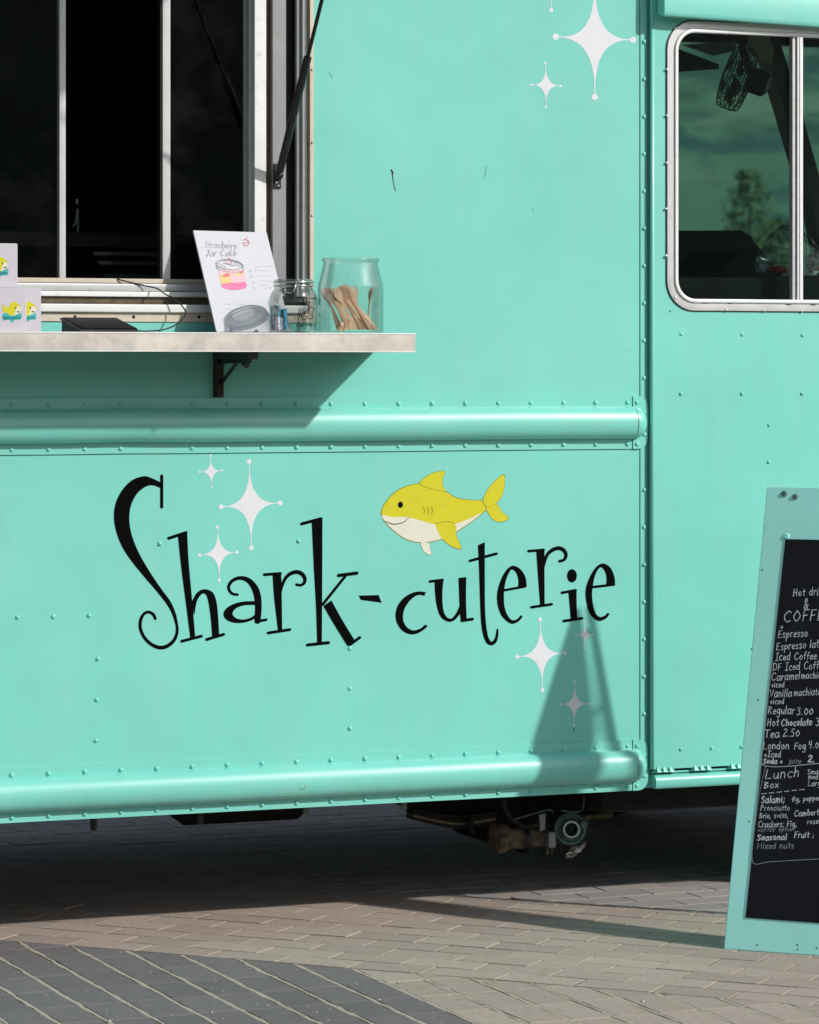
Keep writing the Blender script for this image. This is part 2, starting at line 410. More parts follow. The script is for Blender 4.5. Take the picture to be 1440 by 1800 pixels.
for i in range(NR-1):
    for k in range(NA): mb.f.append((i*NA+k, i*NA+(k+1)%NA, (i+1)*NA+(k+1)%NA, (i+1)*NA+k))
hills = struct(obj('hills', mb, 'hill', smooth=True))

def clip(poly, o, n):                     # keep the side of the line through o with normal n
    out = []
    for i in range(len(poly)):
        p, q = poly[i], poly[(i+1) % len(poly)]
        dp = (p[0]-o[0])*n[0] + (p[1]-o[1])*n[1]; dq = (q[0]-o[0])*n[0] + (q[1]-o[1])*n[1]
        if dp >= 0: out.append(p)
        if dp*dq < 0:
            t = dp/(dp-dq); out.append((p[0]+(q[0]-p[0])*t, p[1]+(q[1]-p[1])*t))
    return out
def area(p): return 0.5*abs(sum(p[i][0]*p[(i+1)%len(p)][1]-p[(i+1)%len(p)][0]*p[i][1] for i in range(len(p))))
def inset(poly, d):
    c = (sum(p[0] for p in poly)/len(poly), sum(p[1] for p in poly)/len(poly)); out = []
    for p in poly:
        dx, dy = c[0]-p[0], c[1]-p[1]
        out.append((p[0] + math.copysign(min(d, abs(dx)*0.5), dx), p[1] + math.copysign(min(d, abs(dy)*0.5), dy)))
    return out
L1a, L1b = G(0, 1652), G(1440, 1768)
L2a, L2b = G(850, 1578), G(1270, 1611)
dB = ((L1b - L1a).xy).normalized(); nB = Vector((-dB.y, dB.x))
if nB.y < 0: nB = -nB
off2 = (L2a.xy - L1a.xy).dot(nB)
xdark = 0.5*(G(640, 1702).x + G(815, 1800).x)
O1 = L1a.xy; O2 = O1 + nB*off2
nrm_front = -nB
pieces = []                               # (zone, polygon)
def rowset(origin, ax, ay, lx, ly, gapx, gapy, bond, rng_x, rng_y, clips, zone):
    for j in range(rng_y[0], rng_y[1]):
        sh = bond*(j % 2)*lx
        for i in range(rng_x[0], rng_x[1]):
            x0, y0 = i*lx + sh, j*ly
            jx, jy, ja = random.gauss(0, .0008), random.gauss(0, .0008), random.gauss(0, .004)
            q = [(x0+gapx/2, y0+gapy/2), (x0+lx-gapx/2, y0+gapy/2), (x0+lx-gapx/2, y0+ly-gapy/2), (x0+gapx/2, y0+ly-gapy/2)]
            cx, cy = x0+lx/2, y0+ly/2
            q = [(cx+(a-cx)-(b_-cy)*ja+jx, cy+(b_-cy)+(a-cx)*ja+jy) for a, b_ in q]
            poly = [tuple((origin + ax*a + ay*b_)) for a, b_ in q]
            c = origin + ax*cx + ay*cy
            if abs(c.x) > 6.5 or c.y < -4.2 or c.y > 6.5: continue
            for o_, n_ in clips:
                if len(poly) >= 3: poly = clip(poly, o_, n_)
            if len(poly) >= 3 and area(poly) > 0.0015: pieces.append((zone, poly))
ex, ey = Vector((1, 0)), Vector((0, 1))
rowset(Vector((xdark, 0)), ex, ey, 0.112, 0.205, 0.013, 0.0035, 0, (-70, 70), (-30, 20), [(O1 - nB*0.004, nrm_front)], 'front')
rowset(O1, dB, nB, 0.205, 0.105, 0.0035, 0.004, 0.5, (-60, 60), (0, 60), [(O1, nB), (O2 - nB*0.003, -nB)], 'band')
rowset(Vector((0.03, 0)), ex, ey, 0.205, 0.105, 0.005, 0.005, 0.5, (-40, 40), (-60, 70), [(O2 + nB*0.003, nB)], 'back')
def paver_mb(mb, poly, z, tx, ty, c):
    n = len(poly); bv = 0.0016; ip = inset(poly, bv)
    zz = lambda p: z + (p[0]-c[0])*tx + (p[1]-c[1])*ty
    vs = [(p[0], p[1], zz(p)) for p in ip] + [(p[0], p[1], zz(p)-0.0013) for p in poly] + [(p[0], p[1], -0.03) for p in poly]
    fs = [tuple(range(n))]
    for i in range(n):
        j = (i+1) % n; fs += [(i, n+i, n+j, j), (n+i, 2*n+i, 2*n+j, n+j)]
    mb.add(vs, fs)
xdl = xdark - 0.112*round((xdark - G(22, 1780).x)/0.112)
scored = []
for zone, poly in pieces:
    c = (sum(p[0] for p in poly)/len(poly), sum(p[1] for p in poly)/len(poly))
    px, py, zz = proj(Vector((c[0], c[1], 0)))
    vis = -20 < px < 1460 and 1440 < py < 1812 and not (px > 1300 and py < 1660)
    scored.append((area(poly)/zz**3 if vis else -1, zone, poly, c))
scored.sort(key=lambda t: -t[0])
stuff = {'pav_tan': MB(), 'pav_dark': MB(), 'pav_grey': MB()}
for idx, (sc, zone, poly, c) in enumerate(scored):
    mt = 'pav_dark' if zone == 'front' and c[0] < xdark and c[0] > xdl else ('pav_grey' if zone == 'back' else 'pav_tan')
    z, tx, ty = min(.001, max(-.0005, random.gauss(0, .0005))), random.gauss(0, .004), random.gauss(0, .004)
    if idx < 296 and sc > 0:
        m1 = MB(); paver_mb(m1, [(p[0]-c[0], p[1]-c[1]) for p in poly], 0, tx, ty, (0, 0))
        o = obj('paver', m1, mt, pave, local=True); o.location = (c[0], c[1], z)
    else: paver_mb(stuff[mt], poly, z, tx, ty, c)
for k, m_ in stuff.items():
    if m_.f: struct(obj('paving_field', m_, k, pave, local=True), 'stuff')
# sand swept into the long joints of the near field
mb = MB()
for i in range(-22, 40):
    x = xdark + i*0.112
    if x < -3.2 or x > 3.2: continue
    y1 = O1.y + (O1.x - x)*nB.x/nB.y
    for s_ in range(60):
        ya, yb = y1 - 0.006 - s_*0.045, y1 - 0.006 - (s_+1)*0.045
        if ya < -3.6: break
        wv = lambda yy, ph: 0.0056 + 0.0055*mn.noise(Vector((x*9+ph, yy*38, ph)))
        zc = lambda yy: -0.0003 + 0.0010*mn.noise(Vector((x*5, yy*18, 4)))
        mb.add([(x-wv(ya,1), ya, zc(ya)), (x+wv(ya,7), ya, zc(ya)), (x+wv(yb,7), yb, zc(yb)), (x-wv(yb,1), yb, zc(yb))], [(0,1,2,3)])
struct(obj('joint_sand', mb, 'sand', pave, local=True), 'stuff')
# grit lying on the paving
mb = MB()
for i in range(230):
    p = G(random.uniform(-40, 1480), random.uniform(1600, 1800))
    r = random.uniform(.0012, .0032) * (2 if random.random() < .04 else 1)
    a0 = random.random()*3
    mb.add([p + Vector((r*math.cos(a0+k*1.57), r*math.sin(a0+k*1.57), 0.001)) for k in range(4)] + [p + Vector((0,0,0.001+r*0.9))],
           [(0,1,4),(1,2,4),(2,3,4),(3,0,4)])
struct(obj('grit', mb, 'sand', pave, local=True), 'stuff')

# trees out on the field, seen through the cab
def tree(px, dist, h, rad, label):
    d = ray(px, HZ); base = CAM + d*dist; base.z = -0.06
    t = thing('tree', label, 'tree', base, 'trees beyond the truck')
    pts = [base + Vector((0.08*mn.noise(Vector((k, px, 0))), 0.08*mn.noise(Vector((px, k, 0))), h*0.8*k/6)) for k in range(7)]
    tm = MB().tube(pts, [0.13*(1-0.13*k) for k in range(7)], 7)
    for k in range(9):
        a = random.random()*6.28; z0 = h*(0.28 + 0.055*k); q = base + Vector((0, 0, z0))
        tm.tube([q, q + Vector((math.cos(a)*rad*0.45, math.sin(a)*rad*0.45, h*0.12)), q + Vector((math.cos(a)*rad*0.7, math.sin(a)*rad*0.7, h*0.22))], [.045, .03, .012], 5)
    obj('trunk', tm, 'bark', t, smooth=True)
    cm = MB()
    for k in range(2200):
        u = random.random(); a = random.random()*6.28
        prof = math.sin(math.pi*min(1, u*0.8+0.14))**0.55*(1 + .5*mn.noise(Vector((a*1.3, u*4, px*.7))))
        rr = rad*prof*(0.35+0.65*random.random())*(0.8+0.4*mn.noise(Vector((a*2, u*6, px))))
        p = base + Vector((math.cos(a)*rr, math.sin(a)*rr, h*(0.2+0.8*u)))
        s_ = random.uniform(.07, .16); v1 = Vector((random.gauss(0,1), random.gauss(0,1), random.gauss(0,1))).normalized()*s_
        v2 = v1.orthogonal().normalized()*s_*0.6
        cm.add([p-v1, p+v2, p+v1, p-v2], [(0,1,2,3)])
    obj('crown', cm, 'leaf', t)
tree(1318, 120, 8.6, 1.5, 'tallest rounded green tree in the field, seen in the middle of the cab window')
tree(1262, 135, 6.9, 1.9, 'broad low green tree at the left, seen through the cab window above the dash')
tree(1362, 128, 7.2, 1.5, 'green tree beside the pillar, seen through the cab window above the bag')
tree(1215, 140, 5.6, 1.8, 'lowest green tree at the left edge of the cab window')

# ------------------------------------------------------------------ the food truck
XL, XE = -4.4, 3.0                        # rear end, front end of the body
ROOF = 2.95
truck = thing('food_truck', 'mint green riveted food truck with open serving window and black lettering', 'food truck', (0, 1.05, 0))
xo = X(551); xs = X(1124); xf = X(1136)
z_open = Z(300, 566); z_belt_t = Z(1000, 697); z_belt_b = Z(1000, 790)
z_low_t = Z(1100, 1300.7); z_low_b = Z(1100, 1390)
XWL = -2.6                                # left end of the serving opening, out of frame
T = 0.012
mb = MB()
mb.box(xo, xs, 0, T, z_open, ROOF); mb.box(XL, xs, 0, T, z_belt_b, z_open)
mb.box(XL, XWL, 0, T, z_open, ROOF); mb.box(XWL, xo, 0, T, 2.86, ROOF)
obj('upper_panel', mb, 'paint', truck)
obj('lower_panel', MB().box(XL, xs, 0.0, T, z_low_b + 0.01, z_belt_b - 0.0015), 'paint', truck)

# rivet, built once and copied
rv = MB(); prof = [(0.0062, 0), (0.0058, 0.0016), (0.0042, 0.0034), (0.0018, 0.0044), (0.0001, 0.0046)]
rv.lathe(prof, (0, 0, 0), 12, (0, -1, 0))
rivet_me = {}
def rivet(p, parent, mat='paint', size=1.04, name='rivet'):
    if mat not in rivet_me:
        o = obj(name, rv, mat, None, smooth=True); rivet_me[mat] = o.data; bpy.data.objects.remove(o)
    o = bpy.data.objects.new(name, rivet_me[mat]); COL.objects.link(o); o.parent = parent
    o.location = world_mx(parent).inverted() @ Vector(p)
    o.scale = (size*random.uniform(.92, 1.08), size*random.uniform(.75, 1.15), size*random.uniform(.92, 1.08)); return o

def rail(name, zt, zb, seed):
    """A riveted half-round rub rail with a domed end cap."""
    zc = 0.5*(zt + zb); hb = 27.3/598; yf = -0.004; prot = 0.042
    z1, z2 = zc + hb, zc - hb
    xe = X(1110)
    prof = [(T*0.3, zt), (yf, zt), (yf, z1+0.004)] + \
           [(yf - prot*math.sin(math.pi*(k/14))**0.75, zc + hb*math.cos(math.pi*k/14)) for k in range(15)] + [(yf, z2-0.004), (yf, zb), (T*0.3, zb)]
    n = len(prof); mb = MB(); xs_ = [XL + (xe-XL)*i/150 for i in range(151)]
    for x in xs_:
        dz = 0.0016*mn.noise(Vector((x*1.7, seed, 0))) + 0.0022*math.exp(-((x - X(215))/0.10)**2)*(1 if seed == 1 else 0)
        dy = 0.0025*mn.noise(Vector((x*2.3, seed, 5)))
        for k, (y, z) in enumerate(prof):
            q = 1 if 3 <= k < n-3 else 0.5
            mb.v.append(Vector((x, y + dy*q*(1 if 2 <= k < n-2 else 0.15), z + dz*q)))
    for i in range(150):
        for k in range(n-1): mb.f.append((i*n+k, i*n+k+1, (i+1)*n+k+1, (i+1)*n+k))
    o = obj(name, mb, 'paint_rail', truck, smooth='angle')
    # end cap: flange with rounded corners and a dome
    cp = MB(); x0, x1 = xe + 0.0022, X(1137.5); yc = -0.0065; rr = 0.030
    fl = [(x0, zt), (x1-rr, zt)] + [(x1-rr+rr*math.sin(R(a)), zt-rr+rr*math.cos(R(a))) for a in (15,30,45,60,75,90)] + \
         [(x1-rr+rr*math.cos(R(a)), zb+rr-rr*math.sin(R(a))) for a in (0,15,30,45,60,75,90)] + [(x0, zb)]
    cp.prism(fl, yc, T*0.3)
    nd = 10; px_ = 0.040
    for i in range(nd+1):
        ph = (math.pi/2)*i/nd
        for k in range(15):
            th = math.pi*k/14; cs = math.cos(ph)
            cp.v.append(Vector((x0 + px_*math.sin(ph), yc + 0.002 - (prot-0.001)*cs*math.sin(th)**0.85, zc + (hb-0.001)*math.cos(th)*(cs if i else 1)**0.8)))
    o0 = len(cp.v) - 15*(nd+1)
    for i in range(nd):
        for k in range(14): cp.f.append((o0+i*15+k, o0+i*15+k+1, o0+(i+1)*15+k+1, o0+(i+1)*15+k))
    c = obj('rail_end_cap', cp, 'paint_rail', o, smooth='angle')
    zr1, zr2 = zt - 0.0175, zb + 0.0135
    k = 0; x = X(1102)
    while x > -2.3:
        if not (seed == 1 and k == 14):
            rivet((x, yf, zr1), o); rivet((x, yf, zr2), o)
        x -= 0.0995; k += 1
    for z in (zr1, zr2): rivet((X(1118), yc, z), c)
    for z in (zt - 0.044, zb + 0.040): rivet((X(1131.5), yc, z), c)
    return o
rail('belt_rail', z_belt_t, z_belt_b, 1)
rail('rub_rail', z_low_t, z_low_b, 2)
strip = obj('edge_strip', MB().box(xs + 0.0016, xf, -0.003, T, z_low_b + 0.012, ROOF - 0.01), 'paint', truck, bevel=0.0015)
zz = Z(1131, 8); k = 0
z = zz + 3*0.1055
while z > z_low_b + 0.05:
    if not (z_belt_b - 0.012 < z < z_belt_t + 0.004 or z_low_b < z < z_low_t + 0.004):
        rivet((X(1131.5), -0.003, z), strip)
    z -= 0.1055
for px, py in ((31,1085),(94,1084),(157,1082),(172,1158),(170,1230),(169,1302),(615,1140),(615,1210),(615,1280),(281,956),(525,951)):
    rivet(P(px, py, 0.0), truck)
# channel between body and cab
yc = -0.020
obj('channel', MB().box(xf + 0.0005, X(1152, yc), 0.007, 0.028, z_low_b + 0.004, ROOF - 0.005), 'paint', truck)
# cab side with its window hole
cx0, cx1 = X(1147.5, yc), XE
cz0 = Z(1160, 1352, yc); cz1 = ROOF - 0.02
wx0, wz0, wz1 = X(1171.5, yc), Z(1230, 546.5, yc), Z(1260, 38.5, yc)
wx1 = wx0 + 0.86
ho = dict(x0=wx0+.012, x1=wx1-.012, z0=wz0+.012, z1=wz1-.012, r=.075)
mb = MB(); yb = 0.0068
mb.box(cx0, ho['x0'], yc, yb, cz0, cz1); mb.box(ho['x1'], cx1, yc, yb, cz0, cz1)
mb.box(ho['x0'], ho['x1'], yc, yb, cz0, ho['z0']); mb.box(ho['x0'], ho['x1'], yc, yb, ho['z1'], cz1)
for sx, sz in ((0,0),(0,1),(1,0),(1,1)):
    cxx = ho['x0'] if sx == 0 else ho['x1']; czz = ho['z0'] if sz == 0 else ho['z1']
    dx = 1 if sx == 0 else -1; dz = 1 if sz == 0 else -1; r = ho['r']
    arc = [(cxx + dx*(r - r*math.sin(R(a))), czz + dz*(r - r*math.cos(R(a)))) for a in range(0, 91, 10)]
    mb.prism([(cxx, czz)] + arc, yc, yb)
cab = obj('cab_side', mb, 'paint', truck)
edge = MB()                                # the rolled edge that catches the light
edge.tube([(cx0 + 0.001, yc + 0.0045, cz0), (cx0 + 0.001, yc + 0.0045, cz1)], 0.0062, 10)
obj('cab_edge_bead', edge, 'paint_rail', truck, smooth=True)
for px, py in ((1198,587),(1305,588),(1411,589),(1197,692),(1304,692),(1410,692),(1352,747),(1351,812),(1197,1317),(1251,1315),(1304,1313)):
    rivet(P(px, py, yc), cab, size=0.95)
for px, py in ((1178,547),):
    obj('screw_hole', MB().lathe([(0.0028, 0), (0.0001, 0.0006)], P(px, py, yc), 10, (0,-1,0)), 'rubber', truck)
# gutter over the cab, drooping a little to the front
gx0 = X(1154, yc); gz = Z(1155, 29, yc - 0.045)
mb = MB()
def gpt(x, y, z): return (x, y, z - 0.026*(x - gx0))
prof = [(yc-0.001, gz+0.012), (yc-0.040, gz), (yc-0.046, gz+0.006), (yc-0.048, gz+0.016), (yc-0.0465, gz+0.10), (yc-0.001, gz+0.22)]
for x in (gx0, cx1): mb.v += [Vector(gpt(x, y, z)) for y, z in prof]
n = len(prof)
mb.f += [(k, (k+1) % n, n+(k+1) % n, n+k) for k in range(n)] + [tuple(range(n)), tuple(range(2*n-1, n-1, -1))]
obj('cab_gutter', mb, 'paint', truck, bevel=0.004)
# bottom of the cab side: lip, drain slots, sill rail
z_s1 = Z(1160, 1362, yc); z_s0 = Z(1160, 1386.5, yc); x_s0 = X(1150.5, yc)
mb = MB(); prof = [(0.02, z_s1), (-0.016, z_s1), (-0.026, z_s1-0.006), (-0.030, z_s1-0.016), (-0.029, z_s0+0.008), (-0.022, z_s0), (0.02, z_s0)]
mb.prism([(0,0)], 0, 0) if False else None
for x in (x_s0, cx1): mb.v += [Vector((x, y, z)) for y, z in prof]
n = len(prof); mb.f += [(k, (k+1) % n, n+(k+1) % n, n+k) for k in range(n)] + [tuple(range(n)), tuple(range(2*n-1, n-1, -1))]
obj('sill_rail', mb, 'paint_rail', truck, bevel=0.002)
obj('sill_lip', MB().box(x_s0, cx1, -0.010, 0.02, z_s1 + 0.003, cz0 - 0.0075), 'paint', truck)
obj('sill_gap', MB().box(x_s0, cx1, 0.004, 0.022, z_s1 - 0.002, cz0), 'rubber', truck)
mb = MB(); tx = x_s0 + 0.006
zt_ = cz0 + 0.002
for i in range(22):
    g = i % 5
    if g < 3:
        x = tx + (i//5)*0.118 + g*0.020
        mb.add([(x, yc+0.004, zt_-0.010), (x+0.015, yc+0.004, zt_-0.010), (x+0.002, yc-0.001, zt_+0.006), (x, yc-0.008, zt_-0.010), (x+0.015, yc-0.008, zt_-0.010)],
               [(0,1,2),(3,2,4),(0,2,3),(1,4,2),(0,3,4,1)])
        mb.box(x-0.003, x+0.018, yc+0.003, 0.0, zt_-0.0125, zt_+0.0)
obj('drain_tabs', mb, 'paint', truck)

# cab window
cw = obj('cab_window', MB().ring(rrect(wx0, wx1, wz0, wz1, .086, 12), rrect(wx0+.0235, wx1-.0235, wz0+.0235, wz1-.0235, .064, 12), yc-0.0055, yc+0.006), 'alu', truck, bevel=0.002)
obj('window_bead', MB().ring(rrect(wx0+.0225, wx1-.0225, wz0+.0225, wz1-.0225, .065, 12), rrect(wx0+.034, wx1-.034, wz0+.034, wz1-.034, .054, 12), yc-0.0105, yc+0.012), 'alu_white', cw, bevel=0.003)
obj('window_seal', MB().ring(rrect(wx0-.0022, wx1+.0022, wz0-.0022, wz1+.0022, .088, 12), rrect(wx0+.006, wx1-.006, wz0+.006, wz1-.006, .080, 12), yc-0.0022, yc+0.004), 'rubber', cw)
obj('glass_pane', MB().prism(rrect(wx0+.02, wx1-.02, wz0+.02, wz1-.02, .068, 8), yc+0.020, yc+0.024), 'cab_glass', cw)
xm0 = X(1392.5, yc)
obj('mullion', MB().box(xm0, xm0+0.0105, yc-0.002, yc+0.018, wz0+.030, wz1-.030), 'alu', cw, bevel=0.0015)
obj('mullion', MB().box(xm0+0.0125, xm0+0.032, yc-0.008, yc+0.018, wz0+.030, wz1-.030), 'alu_white', cw, bevel=0.002)
obj('mullion_groove', MB().box(xm0+0.0195, xm0+0.0215, yc-0.0092, yc-0.004, wz0+.034, wz1-.034), 'alu_grey', cw)
for px, py in ((1187,50),(1172.5,122),(1172.5,203),(1172,286),(1171.5,367),(1171.5,450),(1187,523),(1277,545),(1343.5,546),(1410,547)):
    rivet(P(px, py, yc-0.0055), cw, 'chrome', 0.62)
for px, py in ((1239,533),(1283,533.5),(1386,535.5),(1429,536)):
    p = P(px, py, yc-0.0052); obj('weep_slot', MB().box(p.x-.008, p.x+.008, p.y-.0012, p.y+.001, p.z-.0012, p.z+.0012), 'rubber', cw)

# serving window: recessed frame, jamb layers and sill layers
sw = obj('serving_window', MB().box(X(544.5), xo - 0.0004, -0.004, 0.02, z_open + 0.0255, 2.86), 'dirty_cream', truck)
def vbar(name, px0, px1, y0, y1, mat, bev=0.0015, pyb=520):
    return obj(name, MB().box(X(px0, y0), X(px1, y0), y0, y1, Z(400, pyb, y0), 2.85), mat, sw, bevel=bev)
vbar('jamb_trim', 531.5, 542.5, 0.010, 0.03, 'alu', 0.004)
vbar('jamb_trim', 521, 530.5, 0.020, 0.035, 'alu_grey', 0.003)
vbar('jamb_seal', 499, 545, 0.050, 0.06, 'rubber', 0)
vbar('jamb_post', 479, 504, 0.046, 0.07, 'alu_grey', 0.002)
vbar('jamb_seal', 469, 480, 0.062, 0.075, 'tan_seal', 0)
vbar('jamb_post', 447.5, 468.5, 0.050, 0.10, 'alu_white', 0.002)
vbar('sash_stile', 441.5, 446.5, 0.085, 0.11, 'alu_grey', 0.001, 500)
vbar('sash_stile', 438.5, 441.2, 0.083, 0.11, 'alu_white', 0.0005, 500)
vbar('sash_stile', 428.5, 438.2, 0.090, 0.11, 'alu_grey', 0.001, 500)
vbar('mullion', 104.5, 116, 0.085, 0.115, 'alu', 0.0015, 492)
m2 = vbar('mullion', 286, 300, 0.085, 0.115, 'alu', 0.0015, 492)
vbar('mullion_seal', 282.5, 285.8, 0.088, 0.115, 'rubber', 0, 492)
zt = lambda py, y: Z(200, py, y)
def hbar(name, py0, py1, y0, y1, mat, bev=0.0015, x1=468):
    return obj(name, MB().box(XWL + 0.01, X(x1, y0), y0, y1, zt(py1, y0), zt(py0, y0)), mat, sw, bevel=bev)
hbar('sash_rail', 489.5, 497.5, 0.080, 0.12, 'dirty_cream', 0.001)
hbar('sill', 497.8, 512, 0.066, 0.12, 'alu', 0.004)
hbar('sill', 512.2, 521.5, 0.050, 0.12, 'alu_white', 0.002)
hbar('sill_gap', 520, 536, 0.060, 0.12, 'tan_seal', 0)
hbar('sill_flange', 534.5, 549, -0.014, 0.05, 'alu_white', 0.003, 541)
fl = obj('sill_flange', MB().box(XWL + 0.01, xo - 0.0004, -0.004, 0.02, z_open + 0.0004, z_open + 0.0252), 'dirty_cream', sw)
for px in (132, 235, 350, 28): 
    p = P(px, 557, -0.004); obj('screw_hole', MB().lathe([(0.005, 0), (0.0001, 0.0008)], p, 10, (0,-1,0)), 'rubber', sw)
z = Z(548, 123)
for k in range(-3, 8):
    zz_ = z + (60 - 127)/640 * 0 + k*0.198
    if z_open + 0.05 < zz_ < 2.8: rivet((X(547.5), -0.004, zz_), sw, 'alu_grey', 0.55)
obj('glass_pane', MB().box(X(299, .1), X(430, .1), 0.098, 0.102, zt(492, .1), 2.85), 'kitchen_glass', sw)
obj('glass_pane', MB().box(XWL + 0.02, X(105, .1), 0.104, 0.108, zt(492, .1), 2.85), 'kitchen_glass', sw)

# body shell, kept dark inside
mb = MB(); DEP = 2.10
mb.box(XL, XE, -0.0 + T + 0.03, DEP, ROOF, ROOF + 0.05)
mb.box(XL, XL + 0.02, T, DEP, 0.34, ROOF); mb.box(XL, 0.70, DEP - 0.02, DEP, 0.34, ROOF)
mb.box(XE - 0.03, XE, 0.03, DEP, 0.34, 1.45); mb.box(XE - 0.03, XE, 0.03, DEP, 2.55, ROOF)
obj('body_shell', mb, 'paint', truck)
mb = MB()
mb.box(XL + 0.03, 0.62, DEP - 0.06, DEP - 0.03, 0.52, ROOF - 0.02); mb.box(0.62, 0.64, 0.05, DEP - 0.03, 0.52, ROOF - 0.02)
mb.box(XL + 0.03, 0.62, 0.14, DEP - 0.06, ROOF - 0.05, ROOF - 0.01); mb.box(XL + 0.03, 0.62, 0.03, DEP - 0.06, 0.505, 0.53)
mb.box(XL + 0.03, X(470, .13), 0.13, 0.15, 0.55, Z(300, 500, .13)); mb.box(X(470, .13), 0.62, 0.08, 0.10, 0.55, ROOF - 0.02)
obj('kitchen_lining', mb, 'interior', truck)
# cab interior: far side with its window, dash, seat, pillar, visor, bracket
yF = DEP - 0.04
zf0, zf1 = Z(1250, 470, yF), Z(1250, 74, yF)
mb = MB()
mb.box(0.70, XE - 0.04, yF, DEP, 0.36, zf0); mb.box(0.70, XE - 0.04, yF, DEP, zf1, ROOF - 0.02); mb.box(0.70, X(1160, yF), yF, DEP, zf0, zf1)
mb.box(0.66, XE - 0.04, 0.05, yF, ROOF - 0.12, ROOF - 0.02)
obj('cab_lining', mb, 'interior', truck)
obj('far_window', MB().box(X(1160, yF), XE - 0.06, yF + 0.02, yF + 0.024, zf0, zf1), 'cab_glass', truck)
pz = lambda pts, y: [(P(a, c, y).x, P(a, c, y).z) for a, c in pts]
obj('door_pillar', MB().prism(pz([(1338, 62), (1368, 62), (1405, 180), (1450, 345), (1500, 560), (1470, 560), (1425, 350), (1378, 190)], 1.85), 1.85, 1.93), 'black_metal', truck)
obj('sun_visor', MB().prism(pz([(1150, 70), (1264, 113), (1264, 121), (1150, 129)], 1.3), 1.3, 1.32), 'interior_olive', truck)
obj('mirror', MB().prism(pz([(1202, 78), (1295, 73), (1292, 90), (1256, 98)], 1.6), 1.6, 1.62), 'alu_grey', truck)
obj('bracket_plate', MB().prism(pz([(1314, 62), (1352, 64), (1362, 84), (1356, 116), (1334, 104), (1318, 92)], 0.9), 0.9, 0.912), 'beige_plate', truck, bevel=0.003)
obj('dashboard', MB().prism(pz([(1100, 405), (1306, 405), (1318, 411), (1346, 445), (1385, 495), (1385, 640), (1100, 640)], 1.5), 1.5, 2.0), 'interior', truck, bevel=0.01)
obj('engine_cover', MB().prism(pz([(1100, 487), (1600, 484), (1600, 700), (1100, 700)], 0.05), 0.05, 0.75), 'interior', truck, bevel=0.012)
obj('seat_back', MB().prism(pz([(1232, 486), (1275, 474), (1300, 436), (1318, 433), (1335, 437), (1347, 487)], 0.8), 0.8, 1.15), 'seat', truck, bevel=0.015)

# hatch above the serving window and its gas strut
hat = obj('hatch', MB().add([(XWL, -0.03, 2.875), (xo, -0.03, 2.875), (xo, -0.95, 2.90), (XWL, -0.95, 2.90), (XWL, -0.03, 2.90), (xo, -0.03, 2.90), (xo, -0.95, 2.925), (XWL, -0.95, 2.925)],
      [(0,1,2,3),(4,5,6,7),(0,1,5,4),(1,2,6,5),(2,3,7,6),(3,0,4,7)]), 'paint', truck)
p0 = P(490, 308, 0.035); p1 = P(566, 0, -0.36); dv = (p1 - p0)
pend = p0 + dv*((2.87 - p0.z)/dv.z); pm = p0 + dv*0.68
st = obj('gas_strut', MB().tube([p0 + dv*0.03, pm], 0.0108, 14), 'black_metal', truck, smooth='angle')
obj('strut_rod', MB().tube([pm, pend], 0.0052, 10), 'black_metal', st, smooth='angle')
obj('strut_ball', MB().lathe([(0.0001, -0.012), (0.010, -0.009), (0.0135, 0), (0.010, 0.009), (0.0001, 0.012)], p0, 14), 'black_metal', st, smooth=True)
q = p0 + Vector((0, 0.008, -0.02)); obj('strut_plate', MB().box(q.x-.012, q.x+.010, q.y-.002, q.y+.003, q.z-.016, q.z+.052), 'black_metal', st, bevel=0.002)
for dz in (-0.008, 0.0, 0.047): rivet((q.x + random.uniform(-.004, .004), q.y-.002, q.z + dz), st, 'chrome', 0.45, 'screw')

# counter shelf and folding bracket
yS = -0.30
zs1, zs0 = Z(400, 584.5, yS), Z(400, 618, yS)
sh = obj('counter_shelf', MB().box(-2.35, X(730.5, yS), yS, -0.002, zs0, zs1), 'galv', truck, bevel=0.001)
obj('folded_edge', MB().box(-2.35, X(730.5, yS) + .0012, yS - .0012, yS + .02, zs1 - .0035, zs1 + .0002), 'alu_white', sh, bevel=.0006)
obj('folded_edge', MB().box(-2.35, X(730.5, yS) + .0008, yS - .0008, yS + .02, zs0 - .0004, zs0 + .0022), 'alu_white', sh)
bx0 = X(374); bx1 = X(391)
obj('shelf_bracket', MB().box(bx0, bx1, -0.014, -0.001, Z(380, 698), zs0 - 0.001).box(bx0 + 0.002, bx0 + 0.006, -0.03, -0.014, Z(380, 698), zs0 - 0.001), 'rusty_black', sh, bevel=0.002)
obj('bracket_arm', MB().box(bx0, bx0 + 0.032, -0.275, -0.012, zs0 - 0.020, zs0 - 0.001).box(bx0 + 0.010, bx0 + 0.014, -0.275, -0.012, zs0 - 0.030, zs0 - 0.020), 'black_metal', sh, bevel=0.002)
obj('bracket_brace', MB().tube([(bx0 + .020, -0.012, Z(390, 674)), (bx0 + .020, -0.165, zs0 - 0.018)], 0.0052, 8), 'black_metal', sh, smooth='angle')
obj('bracket_brace', MB().tube([(bx0 + .006, -0.012, Z(390, 652)), (bx0 + .006, -0.105, zs0 - 0.018)], 0.0045, 8), 'black_metal', sh, smooth='angle')
obj('bracket_latch', MB().tube([(bx0 + .02, -0.17, zs0 - 0.018), (bx0 + .026, -0.20, zs0 - 0.036)], 0.0085, 10), 'black_metal', sh, smooth='angle')

